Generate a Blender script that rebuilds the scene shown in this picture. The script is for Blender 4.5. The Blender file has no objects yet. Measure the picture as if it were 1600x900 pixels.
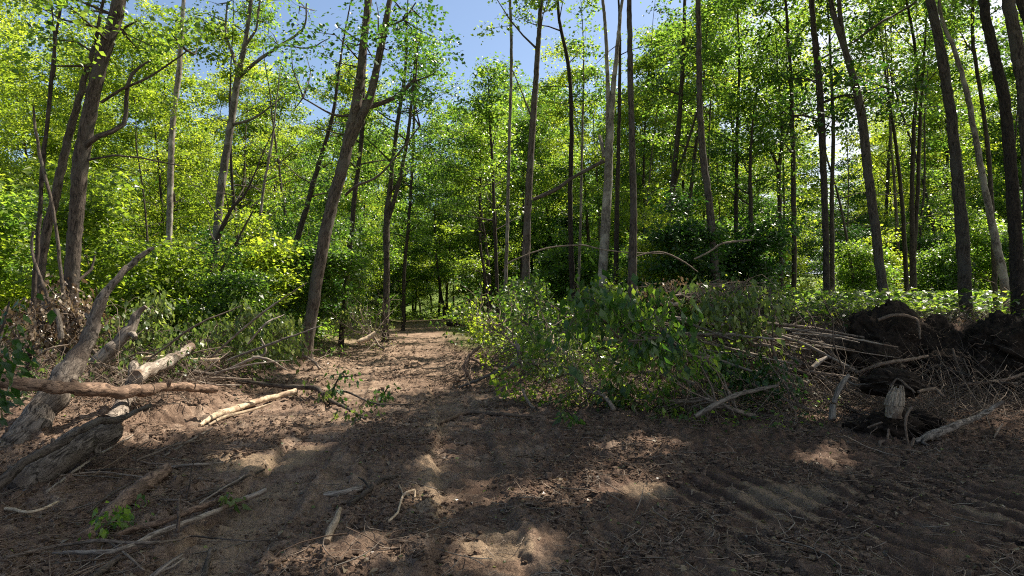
import bpy, math, random
import numpy as np
from mathutils import Vector

SC = bpy.context.scene
COL = SC.collection
rad = math.radians

# ------------------------------------------------------------------ camera, world, sun, exposure
F = 953.0                      # focal length in pixels of the 1600 px wide photograph
PITCH = math.atan(12 / F)      # horizon at row 462
CAM = np.array([0.0, 0.0, 1.6])
cam = bpy.data.cameras.new('camera')
cam.sensor_width = 36.0
cam.lens = 36.0 * F / 1600.0
cam.clip_start = 0.05
cam.clip_end = 3000.0
camo = bpy.data.objects.new('camera', cam)
COL.objects.link(camo)
camo.location = CAM
camo.rotation_euler = (math.pi / 2 + PITCH, 0, 0)
SC.camera = camo

SUN_AZ, SUN_EL = 52.0, 55.0    # degrees to the right of the view, above the horizon
a, e = rad(SUN_AZ), rad(SUN_EL)
SUN = np.array([math.sin(a) * math.cos(e), math.cos(a) * math.cos(e), math.sin(e)])
sl = bpy.data.lights.new('sun', 'SUN')
sl.energy = 5.0
sl.angle = rad(0.53)
sl.color = (1.0, 0.92, 0.79)
so = bpy.data.objects.new('sun', sl)
COL.objects.link(so)
so.rotation_euler = Vector(SUN).to_track_quat('Z', 'Y').to_euler()

W = bpy.data.worlds.new('World')
SC.world = W
W.use_nodes = True
wn, wl = W.node_tree.nodes, W.node_tree.links
wn.clear()
wo = wn.new('ShaderNodeOutputWorld')
wb = wn.new('ShaderNodeBackground')
wb.inputs['Strength'].default_value = 0.064
sky = wn.new('ShaderNodeTexSky')
sky.sky_type = 'NISHITA'
sky.sun_disc = False
sky.sun_elevation = rad(SUN_EL)
sky.sun_rotation = rad(SUN_AZ)
sky.air_density = 1.0
sky.dust_density = 1.0
sky.ozone_density = 1.5
# thin bright cloud, mostly to the right of the view
tc = wn.new('ShaderNodeTexCoord')
mp = wn.new('ShaderNodeMapping')
mp.inputs['Scale'].default_value = (1.5, 1.5, 3.0)
wl.new(tc.outputs['Generated'], mp.inputs['Vector'])
nz = wn.new('ShaderNodeTexNoise')
nz.inputs['Scale'].default_value = 2.2
nz.inputs['Detail'].default_value = 7
wl.new(mp.outputs['Vector'], nz.inputs['Vector'])
sx = wn.new('ShaderNodeSeparateXYZ')
wl.new(tc.outputs['Generated'], sx.inputs['Vector'])
ma = wn.new('ShaderNodeMath')
ma.operation = 'MULTIPLY_ADD'
ma.inputs[1].default_value = 0.75
wl.new(sx.outputs['X'], ma.inputs[0])
wl.new(nz.outputs['Fac'], ma.inputs[2])
cr = wn.new('ShaderNodeValToRGB')
cr.color_ramp.elements[0].position = 0.60
cr.color_ramp.elements[1].position = 0.84
wl.new(ma.outputs[0], cr.inputs['Fac'])
mx = wn.new('ShaderNodeMixRGB')
mx.inputs['Color2'].default_value = (6.5, 6.9, 7.4, 1)
wl.new(cr.outputs['Color'], mx.inputs['Fac'])
wl.new(sky.outputs['Color'], mx.inputs['Color1'])
wl.new(mx.outputs['Color'], wb.inputs['Color'])
wl.new(wb.outputs['Background'], wo.inputs['Surface'])

SC.view_settings.view_transform = 'Standard'
SC.view_settings.look = 'None'
SC.view_settings.exposure = 1.45
SC.view_settings.gamma = 1.0
SC.view_settings.use_curve_mapping = False
SC.cycles.pixel_filter_type = 'BLACKMAN_HARRIS'
SC.cycles.filter_width = 1.1
SC.cycles.use_denoising = False
SC.cycles.max_bounces = 6
SC.cycles.diffuse_bounces = 3
SC.cycles.glossy_bounces = 2
SC.cycles.transmission_bounces = 4
SC.cycles.transparent_max_bounces = 4
SC.cycles.sample_clamp_indirect = 6.0

# ------------------------------------------------------------------ noise and terrain
_R = np.random.RandomState(7)
_T = _R.rand(256, 256)


def vnoise(x, y):
    x = np.asarray(x, float); y = np.asarray(y, float)
    xi = np.floor(x).astype(int); yi = np.floor(y).astype(int)
    fx = x - xi; fy = y - yi
    fx = fx * fx * (3 - 2 * fx); fy = fy * fy * (3 - 2 * fy)
    x0, x1, y0, y1 = xi & 255, (xi + 1) & 255, yi & 255, (yi + 1) & 255
    return (_T[x0, y0] * (1 - fx) + _T[x1, y0] * fx) * (1 - fy) + (_T[x0, y1] * (1 - fx) + _T[x1, y1] * fx) * fy


def fbm(x, y, sc, octv=4, gain=0.5):
    v, amp, tot = 0.0, 1.0, 0.0
    ca, sa = math.cos(0.6), math.sin(0.6)
    x = np.asarray(x, float) / sc; y = np.asarray(y, float) / sc
    for k in range(octv):
        v = v + amp * vnoise(x + 17.3 * k, y - 9.1 * k)
        tot += amp
        amp *= gain
        x, y = (x * ca - y * sa) * 2.03, (x * sa + y * ca) * 2.03
    return v / tot


def S(t):
    t = np.clip(t, 0, 1)
    return t * t * (3 - 2 * t)


def interp(x, xs, ys):
    return np.interp(x, xs, ys)


def path_mid(y):
    return interp(y, [0, 3.6, 8, 11, 15.5, 22, 35, 50, 80], [-0.9, -0.95, -1.45, -2.0, -2.9, -3.9, -5.0, -8.0, -16])


def path_half(y):
    return interp(y, [0, 6, 10, 15.5, 22, 35, 60], [2.6, 2.3, 2.1, 1.9, 1.6, 1.35, 1.2])


def right_edge(x):
    return interp(x, [-6, -3, -1.2, 0, 1, 3, 5, 9, 15, 30], [80, 40, 19, 12.6, 11.0, 10.3, 10.3, 10.2, 8.5, 6])


def G(x, y):
    """ground height without small relief"""
    x = np.asarray(x, float); y = np.asarray(y, float)
    pm, ph = path_mid(y), path_half(y)
    t = y - right_edge(x)
    w = interp(x, [0, 4, 5.6, 20], [6.0, 5.0, 1.0, 1.2])
    rise = S(t / w) * S((x - pm - ph) / 4.5)
    h = 1.12 * rise
    # the left bank above the graded track
    ledge = pm - ph - 0.15 + 0.5 * (fbm(y, x * 0, 1.7, 2) - 0.5)
    lb = S((ledge - x) / 0.9) * S((y - 5.3) / 1.6)
    h = h + 0.26 * lb + 0.15 * S((ledge - x - 1) / 4) * S((y - 6) / 4)
    # gentle rise of the land beyond, the track stays low
    far = np.maximum(0, y - 24)
    low = np.exp(-((x - pm) / 6.5) ** 2)
    h = h + 0.052 * np.minimum(far, 90) * (1 - low) - 0.012 * np.minimum(np.maximum(0, y - 36), 30) * low
    h = h + 0.5 * (fbm(x, y, 9.0, 2) - 0.5) * S((np.hypot(x, y) - 12) / 20)
    return h


# crawler tracks: centre line, half width
def track_phase(x, y):
    dep = 0 * x
    # two bands along the path
    for off, hw in ((0.78, 0.27), (-0.85, 0.27)):
        c = path_mid(y) + off + 0.0 * y
        u = (x - c) / hw
        m = S((1.15 - np.abs(u)) / 0.25) * S((20 - y) / 8)
        bars = 0.5 + 0.5 * np.sin((y + 0.03 * np.sin(x * 9)) * 2 * math.pi / 0.19)
        dep = dep - m * (0.032 + 0.034 * S(bars * 1.8 - 0.5) * (0.35 + fbm(x, y, 0.8, 2)))
        dep = dep + 0.016 * np.exp(-((np.abs(u) - 1.25) / 0.2) ** 2) * S((20 - y) / 8) * (0.5 + fbm(x, y, 0.3, 2))
    for off, dd in ((0.50, 0.05), (-1.12, 0.035), (1.08, 0.03)):
        c = path_mid(y) + off + 0.03 * np.sin(y * 2.1 + off * 9)
        dep = dep - dd * np.exp(-((x - c) / 0.045) ** 2) * S((13 - y) / 3) * S((fbm(x * 0, y, 0.6, 2) - 0.30) * 5)
    # turning marks at the right
    q = x * 0.93 + y * 0.35 + 0.25 * np.sin(y * 0.7) * 0.4
    m2 = S((x - 0.6) / 1.0) * S((6.4 - y) / 0.8) * S((y - 1.5) / 1.0)
    m2 = m2 * S((fbm(x + 3, y, 1.3, 2) - 0.15) * 4)
    m2 = m2 * (0.25 + 0.75 * S((fbm(x + 9, y - 4, 0.33, 2) - 0.40) * 8))
    dep = dep - m2 * 0.048 * S(0.35 + 1.1 * np.sin(q * 2 * math.pi / 0.23))
    return dep


def micro(x, y):
    """small relief of the torn soil"""
    d = np.hypot(x, y)
    near = S((30 - d) / 15)
    pm, ph = path_mid(y), path_half(y)
    tr = np.exp(-((np.abs(x - pm) - 0.8) / 0.42) ** 2) * S((30 - y) / 10)
    rough = (1 - 0.65 * tr)
    n1 = fbm(x, y, 0.75, 3) - 0.5
    tread = S((x - 0.6) / 1.0) * S((6.4 - y) / 0.8)
    rough = rough * (1 - 0.6 * tread)
    n2 = fbm(x + 40, y, 0.21, 3) - 0.5
    n3 = fbm(x - 11, y + 5, 0.06, 2)
    clod = np.maximum(0, fbm(x + 7, y + 3, 0.13, 2) - 0.56)
    bank = S((pm - ph - x) / 1.0)
    n4 = fbm(x + 3, y - 8, 0.035, 2) - 0.5
    return near * (0.085 * n1 + (0.055 + 0.035 * bank) * n2 * rough + (0.20 + 0.12 * bank) * clod * rough
                   + 0.065 * (n3 - 0.5) * rough + 0.034 * n4 * (0.4 + 0.6 * rough) + track_phase(x, y))


def GG(x, y):
    return G(x, y) + micro(np.asarray(x, float), np.asarray(y, float))


cp, sp_ = math.cos(PITCH), math.sin(PITCH)


def ray(px, py):
    u = (px - 800) / F; v = (450 - py) / F
    return np.array([u, cp - v * sp_, sp_ + v * cp])


def P(px, py, d):
    """world point seen at pixel px, py at distance d along the view"""
    return CAM + ray(px, py) * d


def gp(px, py, h=0.0):
    """world point at height h over the ground seen at px, py"""
    ds = np.concatenate([np.arange(2.2, 14, 0.04), np.arange(14, 90, 0.2)])
    r = ray(px, py)
    pts = CAM[None] + r[None] * ds[:, None]
    f = pts[:, 2] - (GG(pts[:, 0], pts[:, 1]) + h)
    k = np.where(f < 0)[0]
    d = ds[k[0]] if len(k) else 60.0
    return CAM + r * d


def to_px(p):
    p = np.asarray(p, float) - CAM
    dep = p[..., 1] * cp + p[..., 2] * sp_
    up = -p[..., 1] * sp_ + p[..., 2] * cp
    dep = np.where(np.abs(dep) < 0.05, 0.05, dep)
    return 800 + F * p[..., 0] / dep, 450 - F * up / dep, dep


# where the sun reaches the clearing's ground through gaps in the canopy (ellipses given in the photograph, turned to ground)
GAPS = [(335, 645, 205, 36), (120, 560, 190, 55), (70, 655, 110, 45), (365, 716, 72, 13), (595, 592, 120, 27), (660, 546, 70, 9), (655, 521, 60, 6),
        (985, 738, 85, 42), (1050, 700, 50, 22), (790, 858, 115, 42), (545, 868, 90, 42), (705, 775, 50, 20), (820, 765, 80, 24),
        (930, 612, 120, 26), (1290, 712, 48, 20), (560, 640, 50, 10), (480, 690, 55, 8), (690, 700, 28, 30), (1330, 470, 190, 22), (640, 508, 50, 4)]


def gap_open(x, y):
    pts = np.stack([x, y, G(x, y)], -1)
    px, py, dep = to_px(pts)
    wx = (fbm(x, y, 0.36, 4, 0.65) - 0.5) * 2.6
    wy = (fbm(x + 50, y, 0.36, 4, 0.65) - 0.5) * 2.6
    o = np.zeros_like(px)
    for cx, cy, rx, ry in GAPS:
        q = ((px - cx) / rx + wx * 0.9) ** 2 + ((py - cy) / ry + wy * 0.9) ** 2
        o = np.maximum(o, S((1.15 - q) / 0.22))
    o = np.where((dep < 2.0), 0.0, o)
    # left of the track the wood stands open to the sun
    left = S((path_mid(y) - path_half(y) - 0.6 - x) / 1.5) * S((y - 7) / 2) * S((15 - y) / 2) * S((x + 9.5) / 2)
    o = np.maximum(o, left * S((fbm(x, y, 1.3, 2) - 0.28) * 5))
    br_ = S((y - right_edge(x) + 3.2) / 0.8) * S((right_edge(x) + 3 - y) / 1.0) * S((x - path_mid(y) - path_half(y)) / 0.5) * S((5.5 - x) / 1.0)
    o = np.maximum(o, br_ * S((fbm(x + 21, y, 0.9, 3) - 0.47) * 9) * 0.95)
    back = S((y - 13) / 3) * S((x - 1) / 2)
    o = np.maximum(o, back * S((fbm(x + 9, y, 1.8, 2) - 0.34) * 6) * 0.97)
    return o


# ------------------------------------------------------------------ mesh accumulator
class Acc:
    def __init__(self):
        self.v, self.f, self.c, self.r, self.n = [], [], [], [], 0

    def add(self, v, f, c=None, r=None):
        v = np.asarray(v, np.float32)
        self.v.append(v)
        self.f.append(np.asarray(f, np.int64) + self.n)
        self.c.append(v if c is None else np.asarray(c, np.float32))
        self.r.append(np.zeros(len(f), np.float32) if r is None else np.asarray(r, np.float32))
        self.n += len(v)

    def mesh(self, name, mat, smooth=True, origin=None):
        v = np.concatenate(self.v); f = np.concatenate(self.f)
        c = np.concatenate(self.c); r = np.concatenate(self.r)
        if origin is not None:
            v = v - np.asarray(origin, np.float32)
        me = bpy.data.meshes.new(name)
        me.vertices.add(len(v))
        me.vertices.foreach_set('co', v.ravel())
        me.loops.add(f.size)
        me.loops.foreach_set('vertex_index', f.ravel().astype(np.int32))
        me.polygons.add(len(f))
        me.polygons.foreach_set('loop_start', np.arange(0, f.size, 4, dtype=np.int32))
        me.polygons.foreach_set('use_smooth', np.full(len(f), smooth))
        at = me.attributes.new('bc', 'FLOAT_VECTOR', 'POINT')
        at.data.foreach_set('vector', c.ravel())
        at = me.attributes.new('rnd', 'FLOAT', 'FACE')
        at.data.foreach_set('value', r)
        me.materials.append(mat)
        me.update(calc_edges=True)
        return me


def link(name, me, parent=None, loc=None):
    o = bpy.data.objects.new(name, me)
    COL.objects.link(o)
    if parent is not None:
        o.parent = parent
    if loc is not None:
        o.location = loc
    return o


def tag(o, label=None, cat=None, group=None, kind=None):
    if label: o['label'] = label
    if cat: o['category'] = cat
    if group: o['group'] = group
    if kind: o['kind'] = kind
    return o


def thing(name, label, cat, loc, group=None):
    o = bpy.data.objects.new(name, None)
    COL.objects.link(o)
    o.location = [float(q) for q in loc]
    o.empty_display_size = 0.2
    return tag(o, label, cat, group)


def smooth_path(pts, rads, step):
    pts = np.asarray(pts, float); rads = np.asarray(rads, float)
    n = len(pts)
    if n < 3:
        L = np.linalg.norm(pts[1] - pts[0]); m = max(2, int(L / step) + 1)
        t = np.linspace(0, 1, m)[:, None]
        return pts[0] * (1 - t) + pts[1] * t, rads[0] * (1 - t[:, 0]) + rads[1] * t[:, 0]
    e = np.vstack([2 * pts[0] - pts[1], pts, 2 * pts[-1] - pts[-2]])
    op, orr = [], []
    for i in range(n - 1):
        p0, p1, p2, p3 = e[i], e[i + 1], e[i + 2], e[i + 3]
        m = max(1, int(np.linalg.norm(p2 - p1) / step))
        t = (np.arange(m) / m)[:, None]
        op.append(0.5 * (2 * p1 + (p2 - p0) * t + (2 * p0 - 5 * p1 + 4 * p2 - p3) * t ** 2 + (3 * p1 - p0 - 3 * p2 + p3) * t ** 3))
        orr.append(rads[i] * (1 - t[:, 0]) + rads[i + 1] * t[:, 0])
    op.append(pts[-1:]); orr.append(rads[-1:])
    return np.vstack(op), np.concatenate(orr)


def tube(acc, pts, rads, sides=6, step=None, rng=None, wob=0.0, lump=0.0, close=True, rnd=0.0, furrow=0.0):
    if step:
        pts, rads = smooth_path(pts, rads, step)
    pts = np.asarray(pts, float).copy(); rads = np.asarray(rads, float).copy()
    n = len(pts)
    if wob and rng is not None and n > 2:
        pts[1:-1] += rng.normal(0, wob, (n - 2, 3))
    T = np.gradient(pts, axis=0)
    T /= np.linalg.norm(T, axis=1)[:, None] + 1e-9
    up = np.array([1.0, 0, 0]) if abs(T[0, 0]) < 0.8 else np.array([0, 1.0, 0])
    N = np.empty((n, 3))
    u = up
    for i in range(n):
        u = u - T[i] * u.dot(T[i])
        u /= np.sqrt(u.dot(u)) + 1e-9
        N[i] = u
    B = np.cross(T, N)
    th = np.arange(sides) * 2 * math.pi / sides
    ct, st = np.cos(th), np.sin(th)
    L = np.concatenate([[0], np.cumsum(np.linalg.norm(np.diff(pts, axis=0), axis=1))])
    R = rads[:, None] * np.ones((1, sides))
    if lump and rng is not None:
        ph = rng.rand() * 50
        R = R * (1 + lump * ((fbm(L[:, None] * 1.0 + ph + 0 * th, th[None] * 0.0 + ph + ct[None] * 0.35, 0.35, 3) - 0.5) * 2
                             + 0.5 * (vnoise(L[:, None] * 3 + ph, 7 + st[None] * 2.2 + ph) - 0.5)))
    if furrow and rng is not None:
        ph2 = rng.rand() * 90
        a2 = th[None] * (sides / 5.0) / 2 + 0.9 * np.sin(L[:, None] * 5 + ph2)
        rg = np.abs(vnoise(a2 + ph2, L[:, None] * 4.5 + 0 * th + ph2) - 0.5) * 2
        rg2 = vnoise(a2 * 2.3 + ph2, L[:, None] * 16 + 0 * th)
        R = R * (1 - furrow * (1 - rg) ** 2 - furrow * 0.6 * (rg2 - 0.5))
    V = pts[:, None] + (N[:, None] * ct[None, :, None] + B[:, None] * st[None, :, None]) * R[..., None]
    C = np.empty((n, sides, 3))
    C[..., 0] = ct[None] * rads[:, None]; C[..., 1] = st[None] * rads[:, None]; C[..., 2] = L[:, None]
    V = V.reshape(-1, 3); C = C.reshape(-1, 3)
    i = np.arange(n - 1)[:, None] * sides; j = np.arange(sides)[None]; k = (j + 1) % sides
    Fq = np.stack([i + j, i + k, i + sides + k, i + sides + j], -1).reshape(-1, 4)
    if close and rads[-1] > 0.004:      # rounded, slightly ragged end
        for end, d in ((n - 1, 1), (0, -1)):
            b = len(V)
            c = pts[end] + T[end] * d * rads[end] * 0.12
            ring = V[end * sides:(end + 1) * sides] if True else None
            inner = c + (ring - pts[end]) * 0.05
            V = np.vstack([V, ring, inner]); C = np.vstack([C, C[end * sides:(end + 1) * sides], C[end * sides:(end + 1) * sides] * 0.1])
            jj = np.arange(sides); kk = (jj + 1) % sides
            q = np.stack([b + jj, b + kk, b + sides + kk, b + sides + jj], -1)
            if d < 0: q = q[:, ::-1]
            Fq = np.vstack([Fq, q])
    acc.add(V, Fq, C, np.full(len(Fq), rnd))


def norm(v):
    return v / (np.linalg.norm(v, axis=-1, keepdims=True) + 1e-9)


def leaves(acc, c, nrm, d, s, width=0.4, rnd=None, bend=False, rng=None):
    """one leaf per row: c base, nrm normal, d direction, s length"""
    d = norm(d); nrm = norm(nrm - d * (nrm * d).sum(-1, keepdims=True))
    b = np.cross(nrm, d)
    s = s[:, None]
    n = len(c)
    if rnd is None: rnd = np.zeros(n)
    if not bend:
        v = np.stack([c, c + d * s * 0.42 + b * s * width + nrm * s * 0.07, c + d * s - nrm * s * 0.10, c + d * s * 0.42 - b * s * width + nrm * s * 0.07], 1)
        f = np.arange(n)[:, None] * 4 + np.arange(4)[None]
        acc.add(v.reshape(-1, 3), f, None, rnd)
    else:
        mid = c + d * s * 0.5 - nrm * s * 0.05
        v = np.stack([c, c + d * s * 0.4 + b * s * width, mid, c + d * s * 0.4 - b * s * width,
                      c + d * s - nrm * s * 0.28], 1)
        o = np.arange(n)[:, None] * 5
        f = np.concatenate([o + np.array([[0, 1, 2, 3]]), o + np.array([[2, 1, 4, 3]])])
        acc.add(v.reshape(-1, 3), f, None, np.concatenate([rnd, rnd]))


def sprays(acc, cen, rng, n_leaf, R, size, tilt=0.50, flat=0.15, droop=0.0, gap=None, width=0.4, hang=0.0, bend=False, out=None):
    """flattened layers of leaves around the centres cen"""
    m = len(cen)
    if m == 0: return
    k = np.maximum(3, rng.poisson(n_leaf, m))
    idx = np.repeat(np.arange(m), k)
    N = len(idx)
    th = rng.rand(N) * 2 * math.pi
    rr = np.sqrt(rng.rand(N)) * R * (0.55 + 0.9 * rng.rand(m))[idx]
    tx = rng.normal(0, 0.28, (m, 2))[idx]
    off = np.stack([np.cos(th) * rr, np.sin(th) * rr, rng.normal(0, flat * R, N)], 1)
    off[:, 2] += off[:, 0] * tx[:, 0] + off[:, 1] * tx[:, 1] - droop * rr ** 2 / R
    c = cen[idx] + off
    dirs = np.stack([np.cos(th), np.sin(th), rng.normal(-0.15, 0.3, N)], 1) + rng.normal(0, 0.45, (N, 3))
    dirs[:, 2] -= hang
    nr = np.stack([tx[:, 0] * -1, tx[:, 1] * -1, np.ones(N)], 1) + rng.normal(0, tilt, (N, 3))
    if hang > 0.8:
        nr = rng.normal(0, 1, (N, 3))
    s = size * rng.uniform(0.45, 1.3, N) * rng.uniform(0.8, 1.2, m)[idx]
    keep = np.ones(N, bool)
    if gap is not None:
        g = c - SUN[None] * ((c[:, 2] - 0.1) / SUN[2])[:, None]
        keep = rng.rand(N) > min(1.0, gap * 1.03) * gap_open(g[:, 0], g[:, 1])
    rv = np.clip(0.5 + rng.normal(0, 0.18, m)[idx] + rng.normal(0, 0.16, N), 0, 1)
    leaves(acc, c[keep], nr[keep], dirs[keep], s[keep], width, rv[keep], bend)


# ------------------------------------------------------------------ materials
def new_mat(name):
    m = bpy.data.materials.new(name)
    m.use_nodes = True
    n = m.node_tree.nodes; n.clear()
    return m, n, m.node_tree.links


def nd(n, typ, **kw):
    x = n.new(typ)
    for k, v in kw.items():
        if k in x.bl_rna.properties: setattr(x, k, v)
        else: x.inputs[k].default_value = v
    return x


def ramp(n, stops):
    r = n.new('ShaderNodeValToRGB')
    el = r.color_ramp.elements
    while len(el) < len(stops): el.new(0.5)
    for q, (p, c) in zip(el, stops):
        q.position = p; q.color = (*c, 1)
    return r


def leaf_mat(name, dark, mid, light, trans, tfac=0.45, rough=0.36, spec=0.5):
    tfac = min(0.6, tfac + 0.08)
    m, n, l = new_mat(name)
    out = nd(n, 'ShaderNodeOutputMaterial')
    at = nd(n, 'ShaderNodeAttribute', attribute_name='rnd')
    oi = nd(n, 'ShaderNodeObjectInfo')
    ad = nd(n, 'ShaderNodeMath', operation='MULTIPLY_ADD'); ad.inputs[1].default_value = 0.45
    l.new(oi.outputs['Random'], ad.inputs[0])
    sb = nd(n, 'ShaderNodeMath', operation='SUBTRACT'); sb.inputs[1].default_value = 0.22
    l.new(at.outputs['Fac'], sb.inputs[0]); l.new(sb.outputs[0], ad.inputs[2])
    r1 = ramp(n, [(0.1, dark), (0.5, mid), (0.9, light)])
    l.new(ad.outputs[0], r1.inputs['Fac'])
    p = nd(n, 'ShaderNodeBsdfPrincipled', Roughness=rough)
    p.inputs['Specular IOR Level'].default_value = spec
    l.new(r1.outputs['Color'], p.inputs['Base Color'])
    t = nd(n, 'ShaderNodeBsdfTranslucent')
    mc = nd(n, 'ShaderNodeMixRGB', blend_type='MULTIPLY'); mc.inputs['Fac'].default_value = 1
    mc.inputs['Color2'].default_value = (*trans, 1)
    l.new(r1.outputs['Color'], mc.inputs['Color1']); l.new(mc.outputs['Color'], t.inputs['Color'])
    ms = nd(n, 'ShaderNodeMixShader'); ms.inputs['Fac'].default_value = tfac
    l.new(p.outputs[0], ms.inputs[1]); l.new(t.outputs[0], ms.inputs[2]); l.new(ms.outputs[0], out.inputs['Surface'])
    return m


def bark_mat(name, dark, light, scale=1.0, stretch=9.0, patch=None, bump=0.5, lich=0.0, rough=0.9):
    m, n, l = new_mat(name)
    out = nd(n, 'ShaderNodeOutputMaterial')
    at = nd(n, 'ShaderNodeAttribute', attribute_name='bc')
    mpp = nd(n, 'ShaderNodeMapping')
    mpp.inputs['Scale'].default_value = (26 * scale, 26 * scale, stretch * scale)
    l.new(at.outputs['Vector'], mpp.inputs['Vector'])
    n1 = nd(n, 'ShaderNodeTexNoise', Scale=1.0, Detail=6.0, Roughness=0.65)
    n1.inputs['Distortion'].default_value = 1.2
    l.new(mpp.outputs[0], n1.inputs['Vector'])
    r1 = ramp(n, [(0.38, dark), (0.60, light)])
    l.new(n1.outputs['Fac'], r1.inputs['Fac'])
    n2 = nd(n, 'ShaderNodeTexNoise', Scale=2.3, Detail=4.0)
    l.new(at.outputs['Vector'], n2.inputs['Vector'])
    last = r1
    if patch is not None:
        rp = ramp(n, [(0.50, (0, 0, 0)), (0.60, (1, 1, 1))])
        l.new(n2.outputs['Fac'], rp.inputs['Fac'])
        mxx = nd(n, 'ShaderNodeMixRGB')
        l.new(rp.outputs['Color'], mxx.inputs['Fac']); l.new(r1.outputs['Color'], mxx.inputs['Color1'])
        mxx.inputs['Color2'].default_value = (*patch, 1)
        last = mxx
    oi = nd(n, 'ShaderNodeObjectInfo')
    mr = nd(n, 'ShaderNodeMapRange'); mr.inputs['To Min'].default_value = 0.7; mr.inputs['To Max'].default_value = 1.3
    l.new(oi.outputs['Random'], mr.inputs['Value'])
    hs = nd(n, 'ShaderNodeHueSaturation')
    l.new(mr.outputs[0], hs.inputs['Value']); l.new(last.outputs['Color'], hs.inputs['Color'])
    p = nd(n, 'ShaderNodeBsdfPrincipled', Roughness=rough)
    p.inputs['Specular IOR Level'].default_value = 0.2
    l.new(hs.outputs['Color'], p.inputs['Base Color'])
    n3 = nd(n, 'ShaderNodeTexNoise', Scale=70.0 * scale, Detail=4.0, Roughness=0.7)
    l.new(at.outputs['Vector'], n3.inputs['Vector'])
    b0 = nd(n, 'ShaderNodeBump', Strength=min(1, bump), Distance=0.006)
    l.new(n3.outputs['Fac'], b0.inputs['Height'])
    b = nd(n, 'ShaderNodeBump', Strength=min(1, bump), Distance=0.025)
    l.new(b0.outputs[0], b.inputs['Normal'])
    l.new(n1.outputs['Fac'], b.inputs['Height']); l.new(b.outputs[0], p.inputs['Normal'])
    l.new(p.outputs[0], out.inputs['Surface'])
    return m


M = {}
M['leaf'] = leaf_mat('green_foliage', (0.024, 0.052, 0.016), (0.062, 0.118, 0.024), (0.145, 0.200, 0.040), (3.0, 3.0, 1.3))
M['leaf_yellow'] = leaf_mat('yellow_green_foliage', (0.046, 0.082, 0.014), (0.115, 0.165, 0.024), (0.200, 0.240, 0.040), (2.9, 2.8, 1.2), 0.5)
M['leaf_dark'] = leaf_mat('dark_green_foliage', (0.020, 0.048, 0.014), (0.036, 0.078, 0.018), (0.065, 0.115, 0.022), (1.8, 2.2, 1.0), 0.35)
M['leaf_wilt'] = leaf_mat('wilted_foliage', (0.050, 0.080, 0.025), (0.110, 0.150, 0.045), (0.230, 0.255, 0.085), (1.8, 1.9, 1.0), 0.4)
M['leaf_brown'] = leaf_mat('dead_brown_leaves', (0.055, 0.036, 0.023), (0.120, 0.080, 0.050), (0.24, 0.185, 0.12), (1.2, 1.1, 0.8), 0.25)
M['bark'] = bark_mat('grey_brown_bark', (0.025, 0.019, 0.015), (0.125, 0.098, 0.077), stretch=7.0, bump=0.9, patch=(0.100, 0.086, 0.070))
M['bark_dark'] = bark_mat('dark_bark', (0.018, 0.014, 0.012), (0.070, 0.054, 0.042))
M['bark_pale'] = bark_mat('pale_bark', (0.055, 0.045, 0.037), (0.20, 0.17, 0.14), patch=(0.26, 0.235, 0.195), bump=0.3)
M['bark_log'] = bark_mat('furrowed_log_bark', (0.035, 0.027, 0.021), (0.27, 0.222, 0.180), 1.1, bump=1.0, patch=(0.12, 0.09, 0.07))
M['wood_pale'] = bark_mat('bare_pale_wood', (0.22, 0.155, 0.10), (0.50, 0.39, 0.27), 1.4, bump=0.3, patch=(0.20, 0.135, 0.09))
M['wood_grey'] = bark_mat('weathered_grey_wood', stretch=4.0, dark=(0.075, 0.058, 0.046), light=(0.31, 0.26, 0.21), scale=1.2, bump=0.5, patch=(0.13, 0.088, 0.062))
M['wood_brown'] = bark_mat('brown_stripped_wood', (0.045, 0.028, 0.020), (0.22, 0.145, 0.10), 1.0, bump=0.7, patch=(0.085, 0.055, 0.038))
M['stump'] = bark_mat('splintered_stump_wood', (0.12, 0.085, 0.058), (0.33, 0.26, 0.19), 1.6, bump=0.9, patch=(0.09, 0.06, 0.042))
M['twig'] = bark_mat('twig_bark', (0.07, 0.052, 0.040), (0.24, 0.185, 0.14), 2.0, bump=0.2)
M['root'] = bark_mat('root_bark', (0.08, 0.055, 0.04), (0.24, 0.17, 0.12), 2.0, bump=0.3)


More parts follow.
